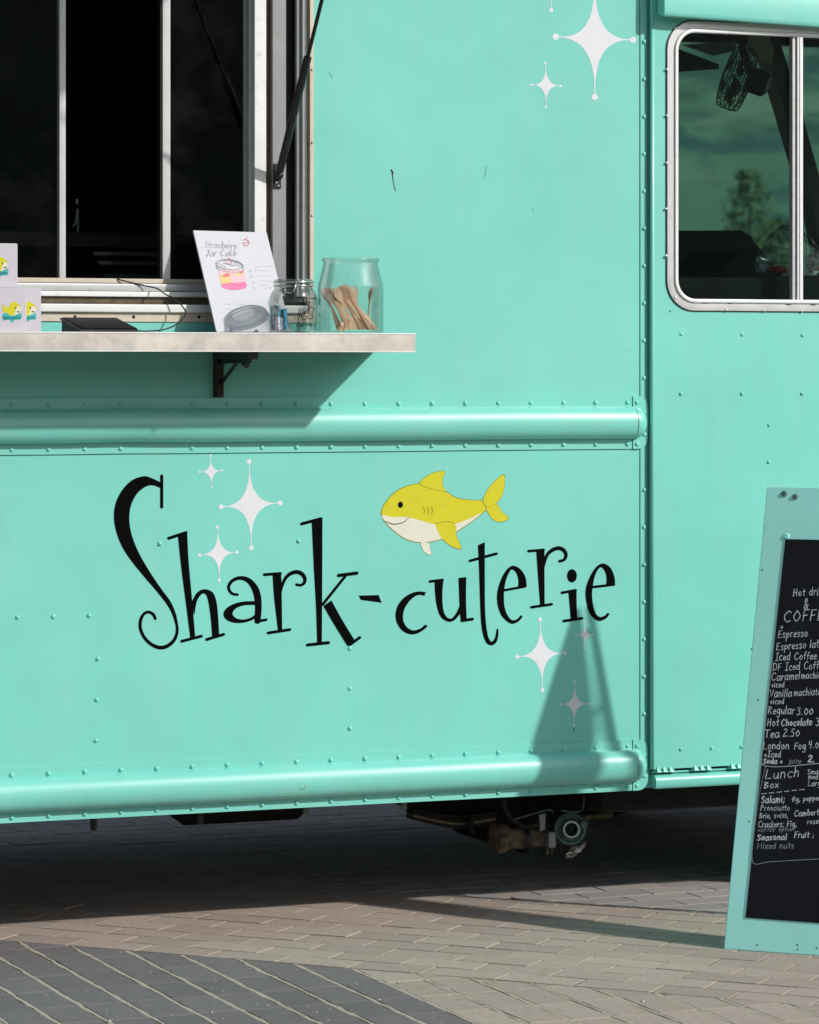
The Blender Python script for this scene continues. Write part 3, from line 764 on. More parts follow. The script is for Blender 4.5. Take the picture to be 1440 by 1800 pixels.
# underbody
obj('underfloor', MB().box(XL + 0.02, XE, T + 0.002, DEP - 0.02, 0.46, 0.50), 'under', truck)
mb = MB()
mb.box(XL + .1, 0.7, DEP - .05, DEP - .022, 0.27, 0.46)  # far-side skirt strip, added low to block light under the truck
mb.box(XL + .1, XE - .1, 0.40, 0.50, 0.36, 0.46).box(XL + .1, XE - .1, 1.55, 1.65, 0.36, 0.46)
for x in (-3.6, -2.6, -1.6, -0.6, 0.5, 1.5): mb.box(x, x + .07, 0.08, 2.0, 0.40, 0.46)
obj('chassis_and_blocker', mb, 'under', truck)
obj('skirt_flange', MB().box(XL, X(1110), 0.013, 0.045, z_low_b + 0.002, z_low_b + 0.02), 'under', truck)
for px, py, ln in ((165, 1452, .034), (352, 1440, .032), (538, 1431, .020), (710, 1421, .022)):
    p = P(px, py - 4, 0.05); zb_ = z_low_b - ln
    br = obj('skirt_bracket', MB().box(p.x-.020, p.x+.085, 0.040, 0.055, z_low_b - 0.006, z_low_b + 0.004), 'black_metal', truck)
    obj('bolt', MB().tube([(p.x, 0.05, z_low_b), (p.x, 0.05, zb_), (p.x, 0.05, zb_ - .006)], [.0095, .0095, .006], 8), 'hub_green' if px > 500 else 'black_metal', br, smooth='angle')
pc = P(420, 1405, 0.75)
tk = MB(); rt = 0.5*(Z(420, 1400, .75) - Z(420, 1446, .75)) + .07
zt_c = Z(420, 1446, .75) + rt
tk.lathe([(0.0001, -.225), (rt*.7, -.215), (rt, -.17), (rt, .17), (rt*.7, .215), (0.0001, .225)], (P(420, 1445, .75).x, .75, zt_c), 20, (1, 0, 0))
obj('fuel_tank', tk, 'under', truck, smooth='angle')
# rear of the front axle: spring mass, muffler, coupling and hanging wires
yA = 0.62
obj('axle_housing', MB().prism(pz([(715, 1395), (745, 1428), (795, 1446), (845, 1462), (880, 1490), (905, 1470), (1000, 1440), (1060, 1426), (1060, 1390), (900, 1385)], yA+.1), yA + .1, yA + .42), 'under', truck, bevel=0.01)
obj('cross_member', MB().box(X(1058, .25), X(1330, .25), 0.25, 0.36, Z(1150, 1425, .25), 0.45), 'under', truck, bevel=0.01)
ys = yA - 0.12; pa, pb = P(876, 1470, ys), P(1000, 1478, ys)
ax = (pb - pa)
sc_ = 1/630
mf = obj('muffler', MB().lathe([(0.001, -.01), (22*sc_, 0.0), (27*sc_, .012), (27*sc_, .030), (24*sc_, .033), (21*sc_, .036), (20*sc_, .075), (23*sc_, .078), (24*sc_, .10), (19*sc_, .105), (18*sc_, .15), (16*sc_, .20)], P(872, 1474, ys), 28, (1, 0.05, -0.02)), 'rust', truck, smooth='angle')
obj('muffler_cap', MB().lathe([(0.001, -.004), (28*sc_, 0.0), (29*sc_, .010), (29*sc_, .024), (0.01, .026)], P(869, 1474, ys), 24, (1, 0.05, -0.02)), 'rust', mf, smooth='angle')
obj('muffler_strap', MB().lathe([(25*sc_, 0), (26*sc_, .002), (26*sc_, .016), (25*sc_, .018)], P(914, 1475, ys), 24, (1, 0.05, -0.02)), 'black_metal', mf, smooth='angle')
p = P(966, 1472, ys - .03)
cl = obj('pipe_clamp', MB().box(p.x-.012, p.x+.014, p.y-.02, p.y+.02, p.z-.030, p.z+.020), 'alu_grey', truck, bevel=0.005)
obj('clamp_bolt', MB().tube([p + Vector((-.006, 0, -.028)), p + Vector((-.008, 0, -.050))], .004, 8), 'rust', cl)
obj('clamp_bolt', MB().tube([p + Vector((.008, 0, -.028)), p + Vector((.006, 0, -.050))], .004, 8), 'rust', cl)
pc = P(1003, 1457, ys - 0.06); axv = (CAM - pc); axv.z *= 0.4; axv.x += 1.4; axv.normalize()
cpl = obj('coupling', MB().lathe([(0.010, -.08), (31*sc_, -.08), (31*sc_, -.012), (29.5*sc_, 0), (25*sc_, .002), (24*sc_, -.010), (16*sc_, -.012), (15.5*sc_, .020), (14*sc_, .022), (12.5*sc_, .018), (11.5*sc_, -.05), (0.001, -.055)], pc, 32, axv), 'hub_green', truck, smooth='angle')
obj('coupling_ring', MB().lathe([(15.8*sc_, .014), (15.8*sc_, .024), (12.6*sc_, .024), (12.6*sc_, .014)], pc, 28, axv), 'alu', cpl, smooth='angle')
obj('coupling_lug', MB().lathe([(0.0001, .012), (7*sc_, .010), (8*sc_, 0), (8*sc_, -.03)], P(1026, 1449, ys - .07), 12, axv), 'hub_green', cpl, smooth='angle')
wp = lambda pts, y: [P(a, c, y) for a, c in catmull(pts, 5)]
obj('brake_line', MB().tube(wp([(905, 1440), (935, 1431), (960, 1424), (970, 1424), (972, 1428)], ys - .08), .0028, 8), 'hub_green', truck, smooth=True)
obj('brake_line', MB().tube(wp([(986, 1424), (1005, 1427), (1022, 1425), (1026, 1415), (1027, 1400)], ys - .08), .0028, 8), 'hub_green', truck, smooth=True)
def wheel(x, y0, y1):
    yc_ = 0.5*(y0+y1); w_ = (y1-y0)/2; r = 0.36
    wo_ = obj('wheel', MB().lathe([(0.20, -w_), (r-.03, -w_), (r-.008, -w_*.8), (r, -w_*.5), (r, w_*.5), (r-.008, w_*.8), (r-.03, w_), (0.20, w_)], (x, yc_, r), 48, (0,1,0)), 'tyre', truck, smooth='angle')
    obj('rim', MB().lathe([(0.0001, -w_*.5), (0.07, -w_*.55), (0.09, -w_*.3), (0.18, -w_*.35), (0.205, -w_*.95), (0.205, w_*.9), (0.18, w_*.5), (0.0001, w_*.5)], (x, yc_, r), 32, (0,1,0)), 'black_metal', wo_, smooth='angle')
for x in (1.46, -3.3):
    wheel(x if x < 0 else x + .18, 0.10, 0.32); wheel(x, 1.76, 1.98)

for k in range(4):
    q0, q1, q2 = P(728, 1424 + 5*k, .5), P(800, 1436 + 6*k, .5), P(872, 1430 + 5*k, .5)
    sp_ = catmull([tuple(q0), tuple(q1), tuple(q2)], 6)
    obj('leaf_spring', MB().extrude([(a, c, z + .004) for a, c, z in sp_] + [(a, c, z - .004) for a, c, z in sp_[::-1]], (0, .06, 0)), 'rust' if k == 2 else 'under', truck)
obj('drop_link', MB().tube([P(826, 1440, .48), P(830, 1466, .48)], [.012, .006], 8), 'under', truck)
obj('tie_rod', MB().tube([P(900, 1452, ys + .06), P(1075, 1432, ys + .10)], .011, 10), 'rust', truck, smooth='angle')
obj('hose', MB().tube(wp([(884, 1400), (892, 1430), (920, 1452), (950, 1448), (960, 1462)], ys - .02), .010, 10), 'rubber', truck, smooth=True)
obj('bracket_tab', MB().prism(pz([(948, 1432), (960, 1430), (958, 1458), (950, 1462)], ys - .03), ys - .03, ys - .022), 'alu_grey', truck)

# lettering, emblem and sparkles on the lower panel
LW = on_wall(0.0)
c5 = lambda x, y: (180 + x/2.88, 790 + y/2.88)
c6 = lambda x, y: (640 + x/2.88, 800 + y/2.88)
def letter(cv, parts):
    d = Decal(LW)
    for kind, *a in parts:
        if kind == 's': d.stroke([cv(p[0], p[1]) + ((p[2] if len(p) > 2 else a[1])/2.88,) for p in a[0]])
        elif kind == 'l': d.stroke([cv(p[0], p[1]) + (a[1]/2.88,) for p in a[0]], smooth=False)
        elif kind == 'r': d.ribbon([cv(*p) for p in a[0]], [cv(*p) for p in a[1]])
        elif kind == 'p': d.poly([cv(*p) for p in a[0]])
        elif kind == 'd': d.disc(*cv(*a[0]), a[1]/2.88, a[2]/2.88, 24)
    o = obj('letter', d.mb, 'vinyl_black', truck); return o
letter(c5, [('l', [(301,134),(301,292)], 16),
    ('r', [(296,166),(240,141),(205,136),(150,156),(100,207),(68,272),(59,340),(69,410),(100,492),(150,568),(210,642),(270,712),(320,775),(352,830),(371,890),(373,905)],
          [(296,197),(258,182),(222,188),(178,222),(147,280),(137,345),(145,415),(170,490),(205,560),(254,640),(302,710),(346,770),(372,830),(384,885),(386,905)]),
    ('s', [(379,898,14),(378,930,15),(362,968,17),(328,996,19),(290,1003,19),(248,986,17),(212,950,16),(193,905,16),(195,862,16),(212,832,15),(235,823,15),(258,835,15),(269,856,15)], 14)])
letter(c5, [('l', [(336,450),(424,421)], 16), ('r', [(383,440),(400,600),(422,770),(446,958)], [(430,413),(437,560),(451,720),(471,950)]), ('l', [(402,971),(502,945)], 15),
    ('r', [(452,775),(476,730),(503,710),(535,710),(564,730),(580,780),(587,850),(592,940)], [(466,840),(479,770),(499,737),(516,729),(530,745),(541,790),(550,860),(557,950)]), ('l', [(529,962),(615,936)], 15)])
letter(c5, [('s', [(685,735,13),(660,731,14),(643,713,15),(641,690,16),(657,666,17),(687,652,18),(718,653,22),(748,670,28),(772,702,34),(786,745,36),(790,800,34),(786,868,32)], 15), ('l', [(777,872),(830,862)], 14),
    ('r', [(778,768),(722,769),(670,780),(630,803),(614,830),(622,855),(650,873),(690,879),(730,874),(762,862),(782,848)], [(778,787),(728,788),(692,797),(669,812),(660,828),(664,842),(682,856),(710,861),(740,856),(760,846),(774,834)])])
letter(c5, [('l', [(820,634),(902,628)], 15), ('r', [(862,630),(870,750),(890,920)], [(906,622),(909,760),(911,918)]), ('l', [(840,929),(950,912)], 15),
    ('s', [(906,720,8),(911,690,14),(926,655,16),(951,630,19),(985,620,20),(1013,632,20),(1026,655,18),(1022,676,16),(1005,687,14),(984,684,14)], 15)])
letter(c5, [('l', [(1009,377),(1106,351)], 16), ('r', [(1060,362),(1071,600),(1082,800),(1088,985)], [(1115,343),(1114,600),(1113,800),(1112,978)]), ('l', [(1039,990),(1146,978)], 16),
    ('l', [(1116,785),(1232,640)], 14), ('l', [(1197,638),(1289,626)], 17), ('r', [(1120,792),(1180,895),(1243,996)], [(1160,764),(1220,872),(1282,972)]), ('l', [(1254,988),(1304,952)], 15)])
letter(c5, [('p', [(1298,740),(1399,737),(1415,776),(1309,762)])])
letter(c6, [('r', [(314,694),(280,690),(245,697),(205,720),(175,755),(160,800),(165,845),(190,885),(225,905),(260,906),(295,890),(323,866)], [(306,713),(282,708),(258,716),(230,740),(207,775),(198,810),(200,840),(215,868),(240,885),(262,886),(288,876),(311,857)])])
letter(c6, [('l', [(334,640),(398,632)], 14), ('r', [(358,638),(360,700),(370,770),(390,820),(425,843),(455,838),(478,815),(492,795)], [(403,630),(397,700),(400,770),(412,810),(432,827),(450,822),(470,795),(486,758)]),
    ('r', [(479,622),(483,740),(490,845)], [(518,617),(517,740),(521,840)]), ('l', [(498,838),(550,830)], 15)])
letter(c6, [('r', [(577,456),(583,600),(588,760),(594,860),(606,922),(622,955)], [(612,440),(612,600),(613,760),(618,850),(628,915),(640,940)]), ('s', [(626,940,22),(642,954,20),(661,945,18),(672,920,14),(676,885,11)], 14), ('l', [(537,535),(671,499)], 14)])
E = [('l', [(706,685),(816,665)], 13), ('r', [(824,667),(820,625),(803,590),(775,565),(745,562),(715,590),(690,640),(674,700),(677,760),(695,810),(725,843),(755,854),(785,840),(804,817)], [(780,670),(782,640),(775,605),(760,584),(745,581),(730,605),(716,645),(709,700),(711,760),(722,800),(740,828),(757,836),(778,828),(793,810)])]
letter(c6, E)
letter(c6, [('l', [(833,486),(910,480)], 14), ('r', [(872,482),(880,600),(892,765)], [(914,474),(914,600),(915,762)]), ('l', [(848,770),(951,755)], 14),
    ('s', [(910,570,8),(915,540,14),(928,505,16),(953,481,19),(985,471,20),(1011,481,19),(1023,505,17),(1014,529,15),(990,537,14)], 15)])
letter(c6, [('d', (1053, 611), 25, 34), ('l', [(1002,697),(1072,684)], 14), ('r', [(1035,694),(1041,760),(1047,832)], [(1076,680),(1077,750),(1080,826)]), ('l', [(1011,840),(1104,826)], 14)])
letter(c6, [('l', [(1150,669),(1263,656)], 13), ('r', [(1272,660),(1268,615),(1248,570),(1215,549),(1185,558),(1155,595),(1130,650),(1121,700),(1129,760),(1145,805),(1175,835),(1200,839),(1228,825),(1244,804)], [(1226,662),(1228,620),(1218,585),(1200,568),(1185,580),(1170,610),(1160,655),(1155,705),(1160,760),(1170,795),(1185,815),(1203,819),(1222,810),(1234,797)])])
def sparkle(c, l, r, t, bt, to3, parent, dot):
    d = Decal(to3, 0.0003, 0.00004); pts = []
    def arm(a): return (a[0]-c[0], a[1]-c[1])
    A = [arm(r), arm(t), arm(l), arm(bt)]
    for q in range(4):
        e1, e2 = A[q], A[(q+1) % 4]
        for k in range(14):
            th = (math.pi/2)*k/14; u, v = max(0, math.cos(th))**4.3, max(0, math.sin(th))**4.3
            pts.append((c[0] + e1[0]*u + e2[0]*v, c[1] + e1[1]*u + e2[1]*v))
    d.poly(pts)
    for e in A:
        d.stroke([(c[0]+e[0]*.35, c[1]+e[1]*.35), (c[0]+e[0], c[1]+e[1])], max(1.0, dot*0.38), caps=False, smooth=False)
        d.disc(c[0]+e[0], c[1]+e[1], dot, dot, 14)
    return obj('sparkle', d.mb, 'vinyl_white', parent)
SP = [((440,887),(389,891),(493,884),(438,811),(442,963),4.3), ((385,972.3),(351,976),(417,971),(382,926.5),(385.6,1020),2.9), ((371,829),(351,829.6),(391,827),(370,801),(372.4,857),1.9),
      ((951.8,1150),(909.6,1154.6),(992.6,1148),(949.7,1088.6),(953.5,1213),3.5), ((1027.8,1116),(1013,1117),(1044,1116),(1028,1093),(1028,1139.6),1.7), ((1010.3,1237.8),(985,1238),(1035.6,1237),(1010.7,1198.7),(1009,1275),2.2),
      ((1046,69),(977,64.5),(1113,70),(1045,-38),(1045.5,170.6),5.6), ((960,150),(934.5,149),(986,151),(959,111),(960,188),2.2), ((968,-60),(925,-61),(1010,-59),(967,-140),(969,18),3.6)]
for s_ in SP: sparkle(*s_[:5], LW, truck, s_[5])

# plain yellow shark emblem
ce = lambda x, y: (650 + x/5.54, 815 + y/5.54)
def patch(pts, mat, name, par, base, k=4, closed=True):
    d = Decal(LW, base, 0.00002); d.poly([ce(*p) for p in catmull(pts, k, True)] if k else [ce(*p) for p in pts]); return obj(name, d.mb, mat, par)
emb = patch([(110,470),(150,375),(250,270),(360,215),(480,190),(560,195),(700,240),(840,325),(980,350),(1110,355),(1150,400),(1120,470),(1010,560),(860,660),(700,740),(520,775),(350,740),(210,640),(130,550)], 'olive', 'shark_emblem', truck, 0.0003)
patch([(118,470),(156,380),(254,277),(362,222),(480,197),(560,202),(697,248),(838,332),(980,357),(1108,362),(1142,402),(1114,466),(1005,554),(856,652),(698,732),(520,767),(354,732),(216,634),(138,548)], 'yellow', 'body_patch', emb, 0.0005)
patch([(122,500),(220,520),(360,520),(520,560),(680,600),(820,590),(960,540),(1090,480),(1005,554),(856,652),(698,732),(520,767),(354,732),(216,634),(138,548)], 'cream', 'belly_patch', emb, 0.0007)
def fin(pts, name='fin_patch', mat='yellow'):
    patch(pts, 'olive', name + '_edge', emb, 0.00058, 5)
    cx_, cy_ = sum(p[0] for p in pts)/len(pts), sum(p[1] for p in pts)/len(pts)
    patch([(cx_+(a-cx_)*.95, cy_+(b_-cy_)*.95) for a, b_ in pts], mat, name, emb, 0.00080, 5)
fin([(480,200),(540,130),(630,82),(735,72),(715,140),(715,215),(740,270),(620,250)])
fin([(1100,360),(1150,250),(1220,165),(1310,100),(1315,200),(1300,290),(1240,385),(1150,430)])
fin([(1130,430),(1180,400),(1250,400),(1290,470),(1360,530),(1290,570),(1220,560),(1170,510)])
fin([(640,590),(740,560),(840,590),(845,690),(895,830),(800,810),(710,740),(660,660)])
fin([(495,770),(530,765),(580,775),(590,830),(600,886),(555,880),(515,835)], 'belly_fin', 'cream')
d = Decal(LW, 0.0010); d.disc(*ce(300, 400), 4.4, 5.6); obj('eye_patch', d.mb, 'vinyl_black', emb)
d = Decal(LW, 0.0010); d.stroke([ce(150, 560) + (1.0,), ce(230, 590) + (1.6,), ce(330, 570) + (1.2,), ce(385, 520) + (0.7,)]); obj('mouth_line', d.mb, 'vinyl_black', emb)
d = Decal(LW, 0.0010)
for x in (520, 560, 600): d.stroke([ce(x, 420) + (.8,), ce(x+14, 450) + (1.0,), ce(x+6, 490) + (.6,)])
obj('gill_lines', d.mb, 'olive', emb)
# scratches in the paint
def scratch(pts, w_, y=0.0):
    d = Decal(on_wall(y), 0.0003); d.stroke([(a, c, w_*random.uniform(.6, 1.3)) for a, c in pts]); obj('scratch', d.mb, 'black_metal', truck)
scratch([(689,298),(690,308),(692,322),(695,335)], 1.6); scratch([(688,299),(691,304)], 2.6)
scratch([(915,1352),(919,1350),(923,1354),(922,1358)], 1.0, -0.043); scratch([(1009,1281),(1010,1285)], 1.6)
d = Decal(on_wall(-0.0452), 0.0003); d.stroke([(690,1370),(528,1377.5),(527.5,1387),(536,1386.5),(536,1380)], .7, smooth=False); obj('tape_mark', d.mb, 'olive', truck)
scratch([(579,127),(582,133),(584,138)], .6); scratch([(855,292),(852,312)], .6); scratch([(936,366),(938,370)], .9)
scratch([(1085,1367),(1090,1368)], 1.2, -0.01); scratch([(1050,1379),(1052,1380)], 1.8, -0.004)

# ------------------------------------------------------------------ things on the counter
def on_box(px, py, y): return P(px, py, y)
def print_box(name, px0, px1, py0, py1, y0, y1, label, shift):
    a, c = P(px0, py1, y0), P(px1, py0, y0)
    z0 = zs1 if py1 > 575 else zs1 + 0.1125
    z1 = z0 + 0.112
    t = thing(name, label, 'box', ((a.x+c.x)/2, (y0+y1)/2, z0), 'printed white boxes on the counter')
    obj('carton', MB().box(a.x, c.x, y0, y1, z0 + 0.0003, z1), 'card', t, bevel=0.0015)
    obj('lid_flap', MB().box(c.x + 0.0004, c.x + 0.0022, y0 + 0.006, y1 - 0.004, z0 + .004, z1 - .003), 'card', t)
    dd = lambda px, py, lift: P(px, py, y0 - lift)
    ox, oy = shift
    def dec(nm, pts, mat, base, k=5):
        d = Decal(dd, base, 0.00002); d.poly([(ox + x_, oy + y_) for x_, y_ in (catmull(pts, k, True) if k else pts)]); return obj(nm, d.mb, mat, t)
    dec('print_splash', [(-17,8),(-12,3),(-4,6),(2,4),(9,6),(16,3),(17,11),(14,15),(6,15),(0,20),(-5,15),(-14,16)], 'teal_ink', 0.0003)
    dec('print_fish', [(-16,-13),(-11,-7),(-5,-8),(-2,-14),(3,-17),(11,-13),(16,-7),(15,0),(10,5),(2,8),(-5,6),(-10,2),(-15,1)], 'yellow', 0.0005, 4)
    dec('print_belly', [(9,-8),(15,-6),(15,0),(10,4),(4,7),(6,0)], 'cream', 0.0008, 4)
    d = Decal(dd, 0.0011); d.disc(ox+7, oy-6, 1.1, 1.5); d.disc(ox+11, oy+1, 2.2, 1.1); obj('print_eye', d.mb, 'vinyl_black', t)
    d = Decal(dd, 0.0010)
    d.stroke([(ox+x_, oy+y_, 1.1) for x_, y_ in [(-15,14),(-14,9),(-12,14),(-10,9),(-8,14),(-5,10),(-3,14),(0,10),(2,14),(5,9),(7,14),(10,9),(13,13),(15,10)]]); obj('print_lettering', d.mb, 'teal_dark', t)
    return t
print_box('printed_box', -6, 46.5, 509, 582, -0.285, -0.205, 'white printed box at the front, its whole yellow fish logo showing', (21, 547))
print_box('printed_box', 21, 72, 510, 582, -0.195, -0.115, 'white printed box half hidden behind the front one', (47, 547))
print_box('printed_box', -31, 30.5, 432, 508, -0.262, -0.182, 'white printed box stacked on top of the other two', (-2, 469))

# tablet
ya, yb_ = -0.265, -0.085
xa, xb = X(141, ya), X(243, ya)
dt = P(90, 555, yb_).x - X(141, ya)*0 
tb = thing('tablet', 'black tablet on a wedge stand, lying tilted on the metal counter', 'tablet', ((xa+xb)/2, -0.17, zs1))
def wedge(z_f, z_b, t_, x0, x1): return MB().add([(x0,ya,zs1+z_f),(x1,ya,zs1+z_f),(x1,yb_,zs1+z_b),(x0,yb_,zs1+z_b),(x0,ya,zs1+z_f+t_),(x1,ya,zs1+z_f+t_),(x1,yb_,zs1+z_b+t_),(x0,yb_,zs1+z_b+t_)],
      [(0,1,2,3),(4,5,6,7),(0,1,5,4),(1,2,6,5),(2,3,7,6),(3,0,4,7)])
obj('screen', wedge(.0068, .037, .0035, xa+.006, xb-.002), 'tablet', tb, bevel=.001)
obj('case', wedge(.0006, .033, .006, xa, xb), 'plastic_grey', tb, bevel=.001)
obj('stand', MB().add([(xa+.004,ya+.02,zs1+.0006),(xb-.004,ya+.02,zs1+.0006),(xb-.004,yb_-.002,zs1+.0006),(xa+.004,yb_-.002,zs1+.0006),(xa+.004,yb_-.002,zs1+.032),(xb-.004,yb_-.002,zs1+.032)], [(0,1,2,3),(0,3,4),(1,5,2),(2,5,4,3),(0,4,5,1)]), 'rubber', tb)
cab_pts = [P(243,581.5,-.262), P(262,582,-.258), P(290,579,-.20), P(312,569,-.13), P(326,553,-.07), P(322,540,-.045), P(306,525,-.03), P(292,518,-.012), P(276,507,.03), P(258,503,.055), P(236,498,.066), P(212,492,.075), P(206,489,.085), P(200,492,.13)]
ct = catmull([tuple(p) for p in cab_pts], 5)
tag(obj('charging_cable', MB().tube(ct, .0019, 8), 'rubber', smooth=True), 'thin black cable looping from the tablet into the window', 'cable')

# leaning paper sign
s_bl, s_br = P(381, 577, -0.128), P(512, 579, -0.128)
s_tl, s_tr = P(340, 405, 0.034), P(468.5, 409.5, 0.034)
s_bl.z = zs1 + 0.004; s_br.z = zs1 + 0.004
sn = (s_br - s_bl).cross(s_tl - s_bl).normalized()
if sn.y > 0: sn = -sn
sg = thing('menu_sheet', 'white paper sheet with a pink jar cake drawing, leaning on the counter', 'paper sign', ((s_bl.x+s_br.x)/2, -0.12, zs1))
s_tr = s_br + (s_tl - s_bl)*1.0 + (s_tr - (s_br + (s_tl - s_bl)))*0.6
def quad_slab(pts, t): return MB().extrude(pts, -sn*t)
obj('backing', MB().extrude([p - sn*.0012 for p in (s_bl, s_br, s_tr, s_tl)], -sn*.006), 'card', sg)
obj('sheet', MB().extrude([s_bl, s_br, s_tr, s_tl], -sn*.001), 'paper', sg)
strut_top = (s_tl + s_tr)/2*0.55 + (s_bl + s_br)/2*0.45 - sn*.008; foot = Vector((strut_top.x, -0.022, zs1 + .001))
obj('easel_back', MB().tube([strut_top, foot], .004, 6), 'card', sg)
TS = lambda px, py, lift: plane_hit(px, py, s_bl + sn*lift, sn)
q5 = lambda x, y: (330 + x/6.26, 395 + y/6.26)
def ink(name, mat, strokes=(), polys=(), discs=(), base=.0004):
    d = Decal(TS, base, .00003)
    for pts, w_ in strokes: d.stroke([q5(*p) + (w_,) for p in pts])
    for pts in polys: d.poly([q5(*p) for p in pts])
    for x, y, r in discs: d.disc(*q5(x, y), r, r, 10)
    return obj(name, d.mb, mat, sg)
ell = lambda cx, cy, rx, ry, a0=0, a1=360, n=20, rot_=6: [(cx + rx*math.cos(R(a0+(a1-a0)*k/n)), cy + ry*math.sin(R(a0+(a1-a0)*k/n)) + (rx*math.cos(R(a0+(a1-a0)*k/n)))*math.tan(R(rot_))) for k in range(n+1)]
ink('drawn_cake', 'orange', polys=[[(340,510),(620,500),(640,640),(370,655)]], base=.0003)
ink('drawn_cake', 'pink_pale', polys=[[(345,500),(615,490),(622,560),(560,520),(500,560),(440,530),(350,560)], [(470,560),(640,560),(645,640),(480,645)]], base=.0005)
ink('drawn_cake', 'pink', polys=[[(370,650),(640,628),(655,672),(640,695),(570,714),(500,718),(420,706),(382,688)]], base=.0006)
ink('drawn_cake', 'red_pencil', polys=[[(380,560),(440,525),(470,560),(420,575)], [(560,530),(610,505),(615,530)]], strokes=[([(610,170),(640,160),(680,190),(665,225),(630,225),(615,190)], 1.0), ([(640,160),(660,135)], .8), ([(640,195),(665,200)], .9), ([(410,400),(450,370),(490,400),(470,430),(430,420)], 1.1), ([(420,660),(480,640),(540,668),(620,650)], 1.0)], base=.0008)
ink('drawn_lid', 'pencil', strokes=[(ell(462,438,148,56), 1.1), (ell(462,446,140,50), .8), (ell(465,478,146,40,10,170), .9), ([(315,440),(330,490)], .9), ([(612,440),(618,500)], .9), ([(400,420),(520,450)], .8), ([(340,420),(420,470)], .7), ([(520,420),(580,460)], .7)], base=.0010)

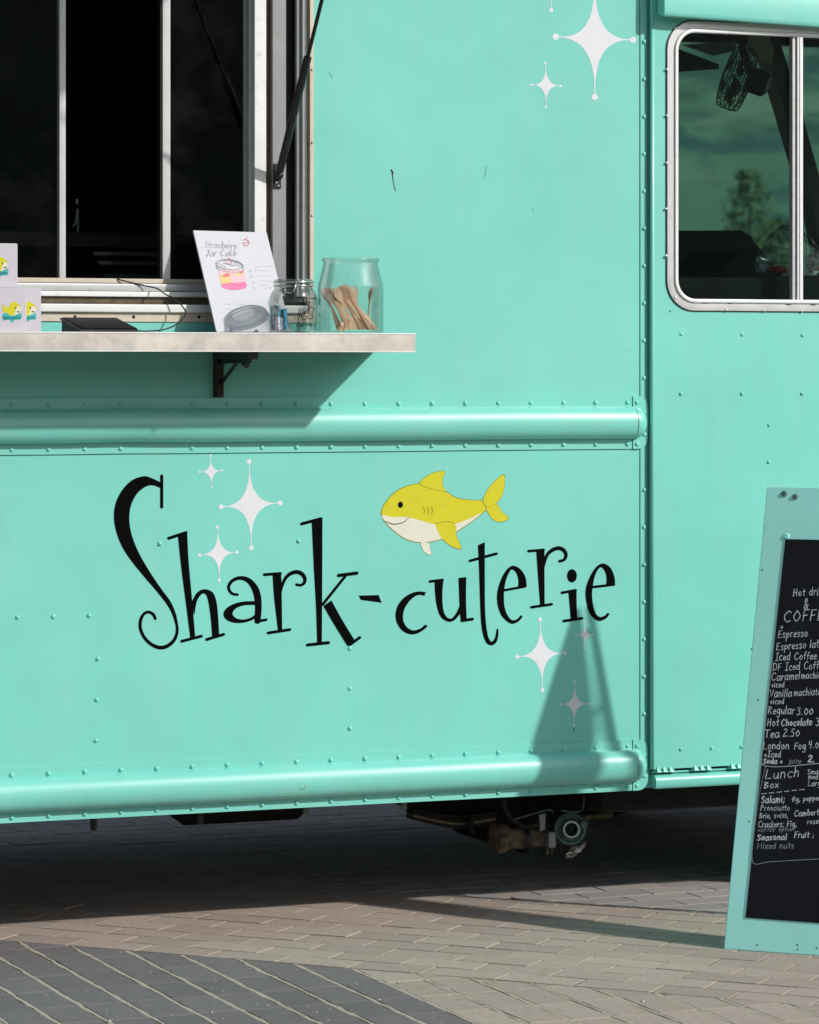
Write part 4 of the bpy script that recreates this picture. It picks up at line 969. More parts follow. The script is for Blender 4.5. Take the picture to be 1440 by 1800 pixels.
# stroke font for handwriting
GL = {
'a':(.9,"0.7,0.8 0.35,1 0.05,0.6 0.1,0.1 0.4,0 0.7,0.4|!0.72,1 0.7,0.3 0.8,0"), 'b':(.85,"!0.1,1.7 0.1,0|0.1,0.6 0.4,1 0.7,0.6 0.5,0.05 0.1,0.1"), 'c':(.75,"0.65,0.85 0.35,1 0.05,0.5 0.3,0 0.65,0.15"),
'd':(.9,"0.65,0.7 0.3,0.95 0.05,0.4 0.35,0 0.65,0.4|!0.68,1.7 0.66,0.2 0.75,0"), 'e':(.75,"0.08,0.5 0.65,0.6 0.4,1 0.08,0.6 0.2,0.05 0.65,0.15"), 'f':(.62,"0.6,1.5 0.35,1.62 0.25,1 0.22,0|!0,0.9 0.5,0.95"),
'g':(.85,"0.65,0.8 0.3,1 0.05,0.5 0.35,0.05 0.65,0.6|0.68,0.95 0.65,-0.3 0.4,-0.7 0.1,-0.5"), 'h':(.85,"!0.1,1.7 0.08,0|0.1,0.6 0.4,1 0.6,0.7 0.62,0"), 'i':(.38,"!0.1,1 0.1,0|!0.1,1.35 0.13,1.45"),
'j':(.5,"0.3,1 0.3,-0.3 0,-0.6|!0.3,1.35 0.33,1.45"), 'k':(.75,"!0.1,1.7 0.1,0|!0.6,0.9 0.12,0.4 0.65,0"), 'l':(.36,"!0.12,1.7 0.1,0"), 'm':(1.1,"!0.05,1 0.05,0|0.05,0.6 0.3,1 0.45,0.7 0.45,0|0.45,0.6 0.7,1 0.88,0.7 0.9,0"),
'n':(.8,"!0.05,1 0.05,0|0.05,0.6 0.35,1 0.6,0.7 0.62,0"), 'o':(.85,"0.35,1 0.05,0.5 0.35,0 0.68,0.5 0.35,1"), 'p':(.85,"!0.1,1 0.05,-0.7|0.1,0.7 0.45,1 0.7,0.6 0.4,0.1 0.1,0.2"), 'r':(.62,"!0.08,1 0.08,0|0.08,0.6 0.3,0.95 0.55,0.9"),
's':(.7,"0.55,0.85 0.3,1 0.08,0.75 0.5,0.35 0.35,0 0.05,0.1"), 't':(.6,"!0.28,1.5 0.25,0.1 0.45,0|!0,1 0.55,1.02"), 'u':(.85,"0.08,1 0.1,0.2 0.4,0 0.62,0.5|!0.65,1 0.68,0"), 'w':(.95,"!0.05,1 0.25,0 0.45,0.8 0.65,0 0.85,1"),
'x':(.7,"!0,1 0.6,0|!0.6,1 0,0"), 'y':(.8,"!0.05,1 0.32,0.1|!0.65,1 0.1,-0.7"), 'B':(1.0,"!0.1,1.65 0.1,0|0.1,1.6 0.7,1.35 0.15,0.9 0.85,0.5 0.1,0"), 'C':(1.15,"0.95,1.35 0.6,1.65 0.1,0.9 0.45,0.02 0.95,0.25"), 'D':(1.1,"!0.15,1.6 0.1,0|0.05,1.6 0.8,1.3 0.85,0.4 0.1,0"),
'E':(.95,"!0.8,1.6 0.15,1.6 0.08,0 0.75,0.02|!0.1,0.8 0.65,0.85"), 'F':(.9,"!0.85,1.6 0.18,1.6 0.1,0|!0.12,0.8 0.65,0.85"), 'G':(1.1,"0.9,1.3 0.5,1.6 0.1,0.8 0.45,0 0.85,0.3 0.85,0.7|!0.5,0.7 0.95,0.7"), 'H':(1.0,"!0.12,1.6 0.08,0|!0.75,1.6 0.72,0|!0.1,0.75 0.74,0.85"),
'I':(.8,"!0.4,1.6 0.35,0|!0.1,1.6 0.75,1.6|!0.05,0 0.65,0"), 'J':(.9,"0.6,1.6 0.55,0.3 0.3,0 0.05,0.3|!0.2,1.6 0.9,1.6"), 'L':(.95,"!0.2,1.6 0.08,0 0.8,0.05"), 'M':(1.3,"!0.05,0 0.2,1.6 0.6,0.5 1.0,1.6 1.1,0"), 'O':(1.15,"0.5,1.6 0.1,0.8 0.5,0 0.95,0.8 0.5,1.6"),
'P':(.95,"!0.15,1.6 0.05,-0.1|0.1,1.6 0.8,1.25 0.15,0.7"), 'R':(1.0,"!0.15,1.6 0.08,0|0.1,1.6 0.8,1.25 0.15,0.75|!0.2,0.75 0.85,0"), 'S':(.9,"0.75,1.35 0.4,1.6 0.1,1.2 0.7,0.5 0.4,0 0.05,0.2"), 'T':(1.0,"!0.5,1.6 0.42,0|!0,1.55 0.95,1.62"), 'V':(1.0,"!0.05,1.6 0.4,0 0.85,1.6"),
'X':(.95,"!0.05,1.6 0.8,0|!0.8,1.6 0.05,0"), '0':(.9,"0.4,1.3 0.08,0.65 0.4,0 0.75,0.65 0.4,1.3"), '2':(.9,"0.1,1.3 0.45,1.6 0.7,1.2 0.05,0.05 0.5,0.08 0.8,0.05"), '3':(.85,"!0.1,1.55 0.65,1.5 0.35,0.95|0.35,0.95 0.7,0.6 0.4,0 0.05,0.15"), '4':(.85,"!0.15,1.6 0.1,0.8 0.65,0.85|!0.65,1.6 0.5,0"),
'5':(.85,"!0.7,1.6 0.2,1.55 0.15,0.95|0.15,0.95 0.65,0.7 0.45,0 0.05,0.1"), '&':(1.1,"0.9,0 0.25,1.2 0.45,1.65 0.65,1.25 0.1,0.4 0.35,0 0.85,0.7"), '+':(.7,"!0.3,0.9 0.3,0.1|!0,0.5 0.6,0.5"), ',':(.45,"!0.2,0.15 0.05,-0.35"), ';':(.45,"!0.2,0.8 0.22,0.9|!0.2,0.15 0.05,-0.3"), '.':(.4,"!0.12,0 0.15,0.08"),
'*':(.6,"!0.25,0.9 0.25,0.3|!0,0.75 0.5,0.45|!0,0.45 0.5,0.75"), '/':(.6,"!0.5,1.6 0.05,0"), '-':(.7,"!0.05,0.6 0.6,0.62"), ' ':(.55,"")}
rh = random.Random(5)
def handwriting(d, text, x, y, u, wd, slope=0.0, hs=1.0, slant=0.10):
    for ch in text:
        w_, st_ = GL[ch]; js, jy = rh.uniform(.93, 1.07), rh.uniform(-.05, .05)
        for seg in st_.split('|'):
            if not seg: continue
            straight = seg[0] == '!'; seg = seg.lstrip('!')
            pts = []
            for t_ in seg.split():
                a, c = map(float, t_.split(','))
                a += rh.uniform(-.03, .03); c = c*js + jy + rh.uniform(-.03, .03)
                xx = x + (a + slant*c)*u*hs; pts.append((xx, y + slope*(xx) - c*u, wd*rh.uniform(.8, 1.15)))
            pts = [(p[0], p[1] - slope*x, p[2]) for p in pts]
            d.stroke(pts, k=4, smooth=not straight)
        nx = x + (w_ + .14)*u*hs; y += slope*(nx - x); x = nx
    return x
d = Decal(TS, .0004, .00002)
handwriting(d, 'Strawberry', *q5(185, 250), 6.2, .75, 0.03, 1.05); handwriting(d, 'Jar Cake', *q5(200, 345), 6.6, .8, -0.02, 1.1)
obj('pencil_writing', d.mb, 'pencil', sg)
d = Decal(TS, .0004, .00002)
for x, y, n_ in ((745,455,200),(740,505,170),(775,560,160),(810,620,140),(800,662,70),(830,695,100),(415,875,75),(580,872,50),(440,930,65),(540,925,85)):
    pts = [(x + n_*k/16, y + rh.uniform(-9, 9)) for k in range(17)]; d.stroke([q5(*p) + (.45,) for p in pts], k=2)
obj('pencil_writing', d.mb, 'pencil_faint', sg)
ink('bullet_marks', 'pencil', discs=[(690,508,1.3),(703,572,1.2),(726,636,1.1),(736,697,1.2),(546,872,.9)])

# jars
def jar_glass_mb(prof, c, th): # outer then inner wall
    inner = [(max(.0002, r-th), h) for r, h in prof][::-1]
    inner = [(r, max(h, th*1.6)) for r, h in inner]
    return MB().lathe([(0.0002, prof[0][1])] + prof + inner + [(0.0002, th*1.6)], c, 56)
def sm(prof, k=4): return catmull(prof, k)
yj = -0.195
cj = P(616.5, 584, yj); cj.z = zs1 + .0006
rJ = 56.5/645
jar = thing('fork_jar', 'large open glass jar holding wooden forks at the end of the counter', 'jar', cj)
profJ = sm([(rJ*.93, 0), (rJ*.99, .004), (rJ, .012), (rJ, .06), (rJ, .118), (rJ*.985, .130), (rJ*.93, .148), (rJ*.865, .170), (rJ*.835, .184), (rJ*.83, .189), (rJ*.87, .192), (rJ*.875, .197), (rJ*.85, .200)], 4)
obj('jar_body', jar_glass_mb(profJ, cj, .0032), 'jar_glass', jar, smooth=True)

# wooden forks: one mesh, copied
fm = MB(); TH = .0016
def fork_out():
    hw = [(0, .0052), (.02, .0056), (.06, .0040), (.10, .0040), (.115, .0070), (.128, .0122), (.138, .0132)]
    left = catmull([(-w_, h) for h, w_ in hw], 4); return left
left = fork_out(); right = [(-a, c) for a, c in left]
bend = lambda h: 0.010*(max(0, h-.09)/.07)**2 - 0.006*math.sin(min(1, h/.1)*math.pi)
n = len(left)
for side in (0, TH): fm.v += [Vector((a, bend(c)+side, c)) for a, c in left] + [Vector((a, bend(c)+side, c)) for a, c in right]
for i in range(n-1):
    fm.f += [(i, i+1, n+i+1, n+i), (2*n+i, 3*n+i, 3*n+i+1, 2*n+i+1), (i, 2*n+i, 2*n+i+1, i+1), (n+i, n+i+1, 3*n+i+1, 3*n+i)]
fm.f += [(0, n, 3*n, 2*n)]
for tcx in (-.0099, -.0033, .0033, .0099):
    w0, w1 = .0024, .0013
    pts = [(tcx-w0-.0006, .1375), (tcx+w0+.0006, .1375), (tcx+w1*1.1, .157), (tcx, .1605), (tcx-w1*1.1, .157)]
    o_ = len(fm.v)
    fm.v += [Vector((a, bend(c), c)) for a, c in pts] + [Vector((a, bend(c)+TH, c)) for a, c in pts]
    fm.f += [tuple(o_+i for i in range(5)), tuple(o_+5+i for i in range(4, -1, -1))] + [(o_+i, o_+5+i, o_+5+(i+1) % 5, o_+(i+1) % 5) for i in range(5)]
f0 = obj('wooden_fork', fm, 'wood'); fork_me = f0.data; bpy.data.objects.remove(f0)
def fork(base, tip, roll, label, grp='wooden forks in the glass jar'):
    o = bpy.data.objects.new('wooden_fork', fork_me); COL.objects.link(o)
    zax = (Vector(tip) - Vector(base)).normalized(); yax = Vector((math.sin(roll), math.cos(roll), 0)); yax = (yax - zax*yax.dot(zax)).normalized(); xax = yax.cross(zax)
    k_ = min(1.08, max(.75, (Vector(tip) - Vector(base)).length/.1605))
    o.matrix_basis = Matrix(((xax.x*k_, yax.x*k_, zax.x*k_, base[0]), (xax.y*k_, yax.y*k_, zax.y*k_, base[1]), (xax.z*k_, yax.z*k_, zax.z*k_, base[2]), (0,0,0,1)))
    return tag(o, label, 'fork', grp)
rf = random.Random(11)
k640 = 1/640
def jp(px, py, dy): q = P(px, py, yj + dy); return (q.x, q.y, max(q.z, zs1 + .006))
LB = 'pale wooden fork in the bundle leaning left inside the glass jar'
heads = [(573,512),(579,503),(585,500),(592,497),(598,501),(571,522),(576,520),(583,512),(590,509),(601,512),(606,522),(612,530)]
for i in range(18):
    u = (i + .5)/18; row = i % 3
    hx = 573 + 34*u + (4, 0, -3)[row]; hy = 522 - 20*math.sin(min(1, u*1.25)*math.pi*.62) + (0, 5, 11)[row]*(.6 + u)
    bx_ = 592 + 70*u**.8 + rf.uniform(-7, 6); dyb = (-.045, -.02, .01)[row] + rf.uniform(-.012, .012); dyh = (-.030, -.005, .022)[row]*(1 if u > .3 else .6)
    fork(jp(bx_, 579, dyb), jp(hx, hy, dyh), .39 + rf.uniform(-.35, .35), LB)
fork(jp(636, 575, .03), jp(625, 521, .055), .3, 'darker fork standing tines up behind the bundle in the jar')
fork(jp(650, 580, .01), jp(649, 505, .04), 1.35, 'fork standing upright edge on near the right wall of the jar')
LR = 'brown wooden fork lying low at the right wall of the glass jar'
for zb_, zt_, dx_, rl, LR in ((.022, .060, .002, .3, 'topmost of the brown forks lying low at the right wall of the jar'), (.018, .045, .0, .1, 'second from the top of the brown forks lying at the right wall of the jar'),
                          (.012, .034, -.004, -.1, 'second from the bottom of the brown forks lying at the right wall of the jar'), (.008, .024, -.006, 0, 'lowest of the brown forks lying at the right wall of the jar')):
    fork((cj.x - .050 + dx_, cj.y - .054, cj.z + zb_), (cj.x + .060 + dx_, cj.y + .040, cj.z + zt_), rl, LR)

# clip jar
yk = -0.215
ck = P(516, 584, yk); ck.z = zs1 + .0006; rK = 41.5/645
tip = thing('clip_jar', 'small clip top glass jar with black marker drawing and folded notes inside', 'jar', ck)
profK = sm([(rK*.9, 0), (rK*.98, .004), (rK, .012), (rK, .06), (rK*.99, .085), (rK*.93, .103), (rK*.83, .113), (rK*.79, .118), (rK*.79, .1225)], 4)
obj('jar_body', jar_glass_mb(profK, ck, .003), 'jar_glass', tip, smooth=True)
obj('jar_lid', jar_glass_mb([(rK*.80, 0), (rK*.82, .003), (rK*.82, .011), (rK*.76, .0155), (rK*.5, .0165)], ck + Vector((0,0,.1255)), .003), 'jar_glass', tip, smooth=True)
obj('lid_wire', MB().lathe([(rK*.815, .1235), (rK*.85, .1225), (rK*.865, .124), (rK*.85, .1255), (rK*.815, .125)], ck, 48), 'chrome', tip, smooth=True)
obj('lid_wire', MB().lathe([(rK*.83, .1335), (rK*.855, .1328), (rK*.865, .134), (rK*.855, .1355), (rK*.83, .135)], ck, 48), 'chrome', tip, smooth=True)
def ringpt(a, r, z): return ck + Vector((math.cos(a)*r, math.sin(a)*r, z))
af = math.atan2(-1, -0.55)
obj('clasp', MB().tube([ringpt(af+da, rK*rr_, z_) for da, rr_, z_ in ((-.30,.87,.134),(-.28,.95,.122),(-.16,1.0,.108),(.0,1.04,.103),(.15,1.0,.108),(.24,.95,.122),(.26,.87,.134))], .0018, 8), 'chrome', tip, smooth=True)
obj('clasp', MB().tube([ringpt(af+da, rK*rr_, z_) for da, rr_, z_ in ((-.24,.90,.124),(-.3,1.0,.112),(-.2,1.08,.100),(.06,1.10,.098),(.14,1.02,.110),(.10,.90,.124))], .0022, 8), 'black_metal', tip, smooth=True)
# marker scrawl wrapped on the jar front
def TJ(px, py, lift):
    d_ = ray(px, py); o_ = CAM - ck; r = rK + .0006 + lift
    a_, b_, c_ = d_.x**2 + d_.y**2, 2*(o_.x*d_.x + o_.y*d_.y), o_.x**2 + o_.y**2 - r*r
    disc = max(0, b_*b_ - 4*a_*c_); t_ = (-b_ - math.sqrt(disc))/(2*a_); return CAM + d_*t_
d = Decal(TJ, .0002, .00002)
qk = lambda x, y: (450 + x/6, 470 + y/6)
for pts in ([(425,325),(470,318),(545,325)], [(500,322),(505,390),(520,385),(535,350)], [(560,330),(590,325)], [(600,318),(615,340),(625,315),(640,338)],
            [(470,470),(490,450),(520,470),(545,440),(590,420),(612,440),(600,470),(590,500),(600,530),(570,545),(540,530),(520,550),(490,540),(480,510),(470,470)],
            [(470,430),(450,470),(460,510),(445,560),(450,600)], [(490,490),(510,470),(520,500),(540,480)], [(500,520),(520,515),(540,520),(560,500)],
            [(460,590),(435,600),(432,622),(455,625),(465,608)], [(475,622),(490,600),(500,622)], [(515,610),(530,600),(535,622),(550,602)], [(565,600),(570,620),(585,600),(590,622)], [(610,598),(620,620)]):
    d.stroke([qk(*p) + (1.3,) for p in pts])
obj('marker_drawing', d.mb, 'vinyl_black', tip)
def note(px0, px1, py0, py1, dy, mat, label, tilt):
    a = P(px0, py1, yk + dy); c = P(px1, py0, yk + dy); a.z = max(a.z, zs1 + .006)
    wv = [(a.x + (c.x-a.x)*t_ , yk + dy + .008*math.sin(t_*5 + px0), tilt*t_) for t_ in (0, .2, .4, .6, .8, 1)]
    mb = MB()
    for side in (0, .0012):
        for x_, y_, s_ in wv: mb.v += [Vector((x_, y_ + side, a.z)), Vector((x_ + s_*.2, y_ + side + .004, c.z + s_))]
    for i in range(5):
        mb.f += [(2*i, 2*i+2, 2*i+3, 2*i+1), (12+2*i, 12+2*i+1, 12+2*i+3, 12+2*i+2), (2*i, 12+2*i, 12+2*i+2, 2*i+2), (2*i+1, 2*i+3, 12+2*i+3, 12+2*i+1)]
    mb.f += [(0,1,13,12), (10,22,23,11)]
    tag(obj('folded_note', mb, mat), label, 'note', 'folded notes in the clip jar')
note(479, 494, 538, 580, -.012, 'note_blue', 'tall dark blue folded note at the left inside the clip jar', .003)
note(480, 500, 556, 580, -.035, 'note_grey', 'pale folded note at the front inside the clip jar', -.004)
note(492, 506, 545, 580, .012, 'note_blue', 'bright blue folded note leaning in the clip jar', .006)

# ------------------------------------------------------------------ sandwich board
BL = G(1272, 1668.5)
hd = (RGT*math.cos(R(23.5)) - FWD*math.sin(R(23.5))).normalized()
nb = Vector((-hd.y, hd.x, 0)); nb = nb if nb.dot(CAM - BL) > 0 else -nb
# lean so that the top corner lands where it does in the photograph
best = None
for i in range(200):
    lean = 0.1 + 0.5*i/200
    r_ = ray(1348, 855); q = CAM + r_*((BL - CAM).dot(RGT) / r_.dot(RGT))
    pl = BL - nb*lean; t_ = None
    lo, hi = 0.5, 2.0
    for _ in range(30):
        mid = (lo+hi)/2; pj = proj(pl + UP*mid)
        if pj[1] > 855: lo = mid
        else: hi = mid
    e_ = abs(proj(pl + UP*lo)[0] - 1348)
    if best is None or e_ < best[0]: best = (e_, lean, lo)
_, lean, hz_ = best
WB = 0.62
upv = (UP*hz_ - nb*lean); LBD = upv.length; upv.normalize()
bn = hd.cross(upv); bn = bn if bn.dot(CAM - BL) > 0 else -bn
topc = BL + upv*LBD + hd*WB/2
sb = thing('chalkboard_sign', 'mint framed sandwich board with handwritten chalk menu on black, beside the cab', 'chalkboard sign', (BL + hd*WB/2 - nb*lean).to_tuple())
def slab(o_, u_, v_, w_, h_, t_, nn): return MB().extrude([o_, o_ + u_*w_, o_ + u_*w_ + v_*h_, o_ + v_*h_], -nn*t_)
obj('front_board', slab(BL, hd, upv, WB, LBD, .019, bn), 'sign_paint', sb, bevel=.003)
up2 = (UP*hz_ + nb*lean*0.45).normalized(); bn2 = Vector((-bn.x, -bn.y, bn.z))
bo = BL - nb*(1.45*lean + .045)
obj('back_board', slab(bo, hd, up2, WB, (hz_ - .006)/up2.z, .019, bn2), 'sign_paint', sb, bevel=.003)
def hinge_box(t_): 
    p = BL + upv*(LBD - .02) + hd*t_ - nb*.035
    return MB().box(p.x-.02, p.x+.02, p.y-.006, p.y+.012, p.z-.004, p.z+.004)
for t_ in (.12, WB-.12): obj('hinge', hinge_box(t_), 'alu_grey', sb)
TB = lambda px, py, lift: plane_hit(px, py, BL + bn*(.0022 + lift), bn)
def uv(p): return ((p - BL).dot(hd), (p - BL).dot(upv))
c_tl, c_bl = plane_hit(1381, 948, BL, bn), plane_hit(1311, 1613, BL, bn)
u0 = (uv(c_tl)[0] + uv(c_bl)[0])/2; v1_, v0_ = uv(c_tl)[1], uv(c_bl)[1]
bp = lambda u, v, l=0: BL + hd*u + upv*v + bn*l
uu = [uv(c_bl)[0], uv(c_tl)[0]]
obj('chalk_panel', MB().extrude([bp(uu[0], v0_), bp(WB-uu[0], v0_-.004), bp(WB-uu[1], v1_), bp(uu[1], v1_)], bn*.0022), 'chalkboard', sb)
d = Decal(TB, -.0016, .00002); d.stroke([(1380.5,948.5),(1372,1032),(1360,1130),(1345,1270),(1327,1450),(1311.5,1613)], 1.3); obj('panel_edge', d.mb, 'line_mint', sb)
for px, py, s_ in ((1379, 868, 1), (1398, 873.5, .95), (1383, 943, .95)):
    p = plane_hit(px, py, BL, bn)
    sc = obj('screw', MB().lathe([(.0088*s_, 0), (.0085*s_, .0018), (.0062*s_, .0032), (.0038*s_, .0036), (.0034*s_, .0022), (.0001, .002)], p, 16, bn), 'hub_green' if py < 900 else 'sign_paint', sb, smooth='angle')
for px, py in ((1340,1002),(1321,1141),(1333,1230),(1317,1444),(1331,1661),(1402,1661),(1402,1669),(1436,1667)):
    p = plane_hit(px, py, BL, bn); obj('nail_head', MB().lathe([(.0024, 0), (.0015, .0007), (.0001, .0008)], p, 8, bn), 'black_metal', sb)
def chalk(lines, mat='chalk'):
    for text, x, y, u, wd, slope, hs in lines:
        d = Decal(TB, .0002, .00001); handwriting(d, text, x, y, u, wd, slope, hs); obj('chalk_line', d.mb, mat, sb)
chalk([('Hot drinks', 1394.5, 1047.5, 7.9, 1.25, -.03, .98), ('&', 1412.5, 1071, 11.5, 1.3, 0, .75), ('COFFEE', 1377, 1093.5, 11.4, 1.5, -.05, 1.12),
    ('Espresso', 1367.5, 1121.5, 8.0, 1.25, -.05, .93), ('Espresso latte', 1364.5, 1143, 8.0, 1.25, -.07, .93), ('Iced Coffee', 1363, 1161, 8.0, 1.25, -.035, .92), ('DF Iced Coffee', 1358, 1179, 8.0, 1.2, -.04, .92),
    ('Caramel', 1355.5, 1196.5, 8.3, 1.25, -.05, .93), ('machiato', 1408.5, 1193, 7.2, 1.15, -.03, .90), ('+iced', 1356, 1208.5, 6.0, 1.15, -.02, .95), ('Vanilla', 1353, 1225.5, 8.3, 1.2, -.03, .85), ('machiato', 1396, 1223.5, 7.4, 1.15, -.05, .88),
    ('+iced', 1353.5, 1237.5, 6.2, 1.1, -.01, 1.0), ('Regular', 1350, 1255, 8.3, 1.3, -.0, .92), ('3.00', 1400, 1257, 8.2, 1.4, -.03, 1.05), ('Hot', 1348.5, 1276, 8.0, 1.35, -.01, .95), ('Chocolate', 1373, 1276, 7.0, 1.7, -.03, .95), ('3.00', 1434, 1276, 8.0, 1.4, 0, 1),
    ('Tea', 1344, 1296.5, 9.0, 1.4, -.01, 1.0), ('2.50', 1376, 1295, 8.2, 1.3, -.02, 1.05), ('London', 1341, 1317, 7.9, 1.3, -.0, 1.0), ('Fog', 1396, 1317, 7.6, 1.3, -.0, .95), ('4.00', 1421, 1315, 7.6, 1.3, -.02, 1),
    ('+Iced', 1343.5, 1331, 6.6, 1.35, 0, 1.0), ('Soda +', 1341.5, 1342, 5.4, 1.9, 0, 1.15), ('2.', 1420, 1339.5, 7.4, 2.1, -.02, 1.2),
    ('Lunch', 1345, 1369.5, 10, 1.35, -.07, 1.28), ('Box', 1343, 1385.5, 7.0, 1.35, -.03, 1.3), ('Small', 1419.5, 1361, 5.4, 1.1, -.02, 1.1), ('med', 1421, 1369.5, 5.2, 1.1, -.01, 1.1), ('Large', 1420, 1381.5, 5.6, 1.1, -.02, 1.1),
    ('Salami;', 1338, 1412, 7.2, 1.7, -.05, 1.0), ('fig, peppers', 1392, 1409, 5.2, 1.2, -.05, 1.1), ('Prosciutto', 1337, 1424.5, 5.6, .95, -.0, 1.1), ('Brie, swiss, ', 1335, 1438.5, 5.6, 1.05, -.03, 1.0), ('Cambert', 1396, 1435, 6.4, 1.25, -.06, 1.0),
    ('Crackers; Fig,', 1332.5, 1454, 6.2, 1.15, -.02, .95), ('rose', 1419, 1448.5, 5.4, 1.1, -.05, 1.1), ('Seasonal', 1331, 1477, 6.4, 1.7, -.02, 1.15), ('Fruit ;', 1396, 1473, 6.2, 1.4, -.04, 1.1)])
chalk([('juice', 1386, 1342, 5.4, 1.1, 0, 1.1), ('*GF/DF option', 1332.5, 1462.5, 4.8, .9, -.03, 1.12), ('Mixed nuts', 1330.5, 1492, 6.6, 1.2, -.01, 1.12)], 'chalk_faint')
d = Decal(TB, .0002, .00001)
for i in range(6):
    x = 1339 + i*13.3; y = 1395.5 - i*1.45; d.stroke([(x, y, 1.2), (x+8.5, y-.7, 1.2)], smooth=False)
d.stroke([(1338,1343.5,1.0),(1350,1347,.9),(1378,1347.5,.9),(1440,1342,1.1),(1520,1338,1)]); obj('chalk_line', d.mb, 'chalk', sb)
d = Decal(TB, .0002, .00001)
d.stroke([(1346,1346,.9),(1341,1368,.8),(1336,1390,.8),(1331,1425,.5),(1324,1480,.7),(1324.5,1517,1.1),(1352,1515,1.0),(1400,1512,1.1),(1440,1510,1.1),(1530,1506,1)]); d.disc(1374.5, 1102.5, 2.6, 2.6)
obj('chalk_line', d.mb, 'chalk_faint', sb)

# ------------------------------------------------------------------ in the cab
fan = thing('clip_fan', 'small black caged fan hanging tilted at the top of the cab window', 'fan', P(1310, 62, 0.7))
fc = P(1296, 138, 0.66); fax = (RGT*0.93 - FWD*0.25 - UP*0.36).normalized()
mb = MB()
e1 = fax.orthogonal().normalized(); e2 = fax.cross(e1); rF = 60/600
for hh, rr_ in ((-.034, .5), (-.032, .75), (-.028, .97), (-.014, 1.0), (.0, 1.0), (.014, 1.0), (.028, .97), (.032, .7), (.034, .4)):
    mb.tube([fc + fax*hh + (e1*math.cos(R(a)) + e2*math.sin(R(a)))*rF*rr_ for a in range(0, 361, 12)], .0016, 6, False)
for a in range(0, 360, 15):
    dv_ = e1*math.cos(R(a)) + e2*math.sin(R(a))
    mb.tube([fc + fax*hh + dv_*rF*rr_ for hh, rr_ in ((-.035,.2),(-.032,.75),(-.028,.97),(0,1.0),(.028,.97),(.032,.75),(.035,.2))], .0011, 5, False)
obj('cage', mb, 'black_metal', fan, smooth=True)
mb = MB()
for k in range(5):
    a0 = R(72*k)
    L_, R2 = [], []
    for t_ in (0.15, .35, .6, .88):
        w_ = .45*t_**.4
        for sgn, lst in ((-1, L_), (1, R2)):
            a_ = a0 + sgn*w_*.8; lst.append(fc + (e1*math.cos(a_) + e2*math.sin(a_))*rF*t_ + fax*.010*sgn)
    mb.add(L_ + R2, [(i, i+1, 5+i, 4+i) for i in range(3)])
obj('blades', mb, 'black_metal', fan)
obj('motor', MB().lathe([(.0001, .0), (.034, .002), (.040, .012), (.040, .055), (.030, .066), (.0001, .068)], fc + fax*.036 + UP*.012, 20, fax), 'black_metal', fan, smooth='angle')
obj('stem', MB().tube([fc + fax*.05 + UP*.02, P(1305, 85, .66), P(1308, 60, .66)], .013, 10), 'black_metal', fan, smooth=True)
bag = thing('plastic_bag', 'clear plastic bag with red packets inside, lying on the cab ledge', 'bag', P(1395, 486, 0.19))
mb = MB(); NU, NV = 26, 14
cb = P(1398, 486, .19); zb0 = cb.z + .001
for j in range(NV+1):
    v = j/NV
    for i in range(NU):
        a = 2*math.pi*i/NU
        rad = (.115*(1-v)**.55 + .008) * (1 + .22*mn.noise(Vector((math.cos(a)*2.2, math.sin(a)*2.2, v*4))) + .10*mn.noise(Vector((math.cos(a)*7, math.sin(a)*7, v*9))))
        mb.v.append(Vector((cb.x + math.cos(a)*rad*1.0 - .03*v, cb.y + math.sin(a)*rad*.8, zb0 + .150*v**.9 * (1 + .08*mn.noise(Vector((a*2, v*5, 3)))))))
for j in range(NV):
    for i in range(NU): mb.f.append((j*NU+i, j*NU+(i+1) % NU, (j+1)*NU+(i+1) % NU, (j+1)*NU+i))
obj('film', mb, 'film', bag)
def packet(px, py, w_, h_, label, sd):
    c = P(px, py, .19); mb = MB(); NU, NV = 14, 8
    for j in range(NV+1):
        th = math.pi*j/NV
        for i in range(NU):
            a = 2*math.pi*i/NU; s_ = 1 + .28*mn.noise(Vector((math.cos(a)*2+sd, math.sin(a)*2, th*1.5)))
            mb.v.append(Vector((c.x + w_*math.sin(th)*math.cos(a)*s_, c.y + .035*math.sin(th)*math.sin(a)*s_, max(zb0 + .002, c.z + h_*math.cos(th)*s_))))
    for j in range(NV):
        for i in range(NU): mb.f.append((j*NU+i, j*NU+(i+1) % NU, (j+1)*NU+(i+1) % NU, (j+1)*NU+i))
    tag(obj('red_packet', mb, 'red_pack'), label, 'packet', 'red packets in the plastic bag')
packet(1364, 476, .032, .014, 'low red packet left of the window bar inside the plastic bag', 1)
packet(1432, 462, .026, .028, 'taller red packet right of the window bar inside the plastic bag', 9)

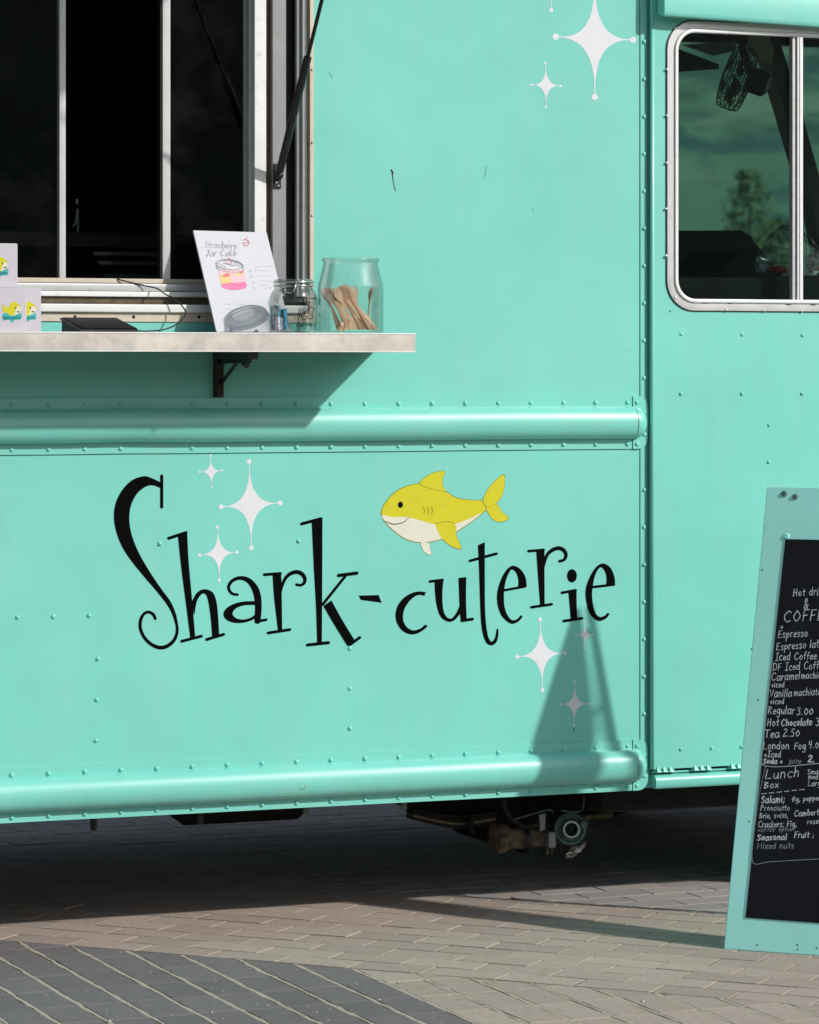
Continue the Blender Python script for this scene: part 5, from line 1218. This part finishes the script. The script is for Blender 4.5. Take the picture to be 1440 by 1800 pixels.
# ------------------------------------------------------------------ in the dark kitchen
tapb = P(134, 402, .75)
tp = thing('kitchen_tap', 'small steel tap in the dark kitchen behind the serving window', 'tap', tapb)
obj('spout', MB().tube([P(a, c, .75) for a, c in catmull([(137, 410), (137, 375), (136, 368), (133, 392), (128, 398)], 4)], .004, 8), 'alu_grey', tp, smooth=True)
obj('handle', MB().tube([P(136, 350, .75), P(136, 358, .75)], .006, 8), 'chrome', tp)
wt = obj('worktop', MB().box(XL + .1, .55, .62, .95, Z(134, 412, .75) - .04, Z(134, 412, .75)), 'interior', truck)
rk = thing('wire_rack', 'dim steel rack of bars low in the dark kitchen opening', 'rack', P(250, 492, .4))
for py in (447, 463, 486): obj('bar', MB().box(X(165 + (py-447)//2, .4), X(300, .4), .40, .41, Z(250, py + 3.5, .4), Z(250, py - 3.5, .4)), 'seat', rk, bevel=.002)
obj('upright', MB().box(X(296, .41), X(300, .41), .412, .424, Z(250, 520, .4), Z(250, 440, .4)), 'alu_grey', rk)
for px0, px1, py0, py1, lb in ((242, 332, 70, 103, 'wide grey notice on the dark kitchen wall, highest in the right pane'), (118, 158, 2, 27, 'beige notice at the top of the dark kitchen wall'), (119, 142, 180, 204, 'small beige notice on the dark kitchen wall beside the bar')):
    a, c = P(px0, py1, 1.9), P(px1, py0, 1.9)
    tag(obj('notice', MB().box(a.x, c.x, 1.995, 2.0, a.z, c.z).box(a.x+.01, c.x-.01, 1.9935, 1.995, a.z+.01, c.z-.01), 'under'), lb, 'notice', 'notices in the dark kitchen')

# crumpled foil hanging under the coupling
mb = MB(); pf = P(1012, 1494, ys - .05); NU, NV = 12, 9
for j in range(NV+1):
    t_ = j/NV; ctr = pf + (P(1027, 1484, ys - .05) - P(994, 1506, ys - .05))*(t_-.5)*1.05
    for i in range(NU):
        a = 2*math.pi*i/NU; r = .014*math.sin(math.pi*min(.97, max(.08, t_)))**.5*(1 + .9*mn.noise(Vector((math.cos(a)*3, math.sin(a)*3, t_*8))))
        mb.v.append(ctr + Vector((0, math.cos(a), math.sin(a)))*r)
for j in range(NV):
    for i in range(NU): mb.f.append((j*NU+i, j*NU+(i+1) % NU, (j+1)*NU+(i+1) % NU, (j+1)*NU+i))
tag(obj('foil_scrap', mb, 'foil'), 'crumpled scrap of pale foil hanging under the pipe coupling', 'foil')
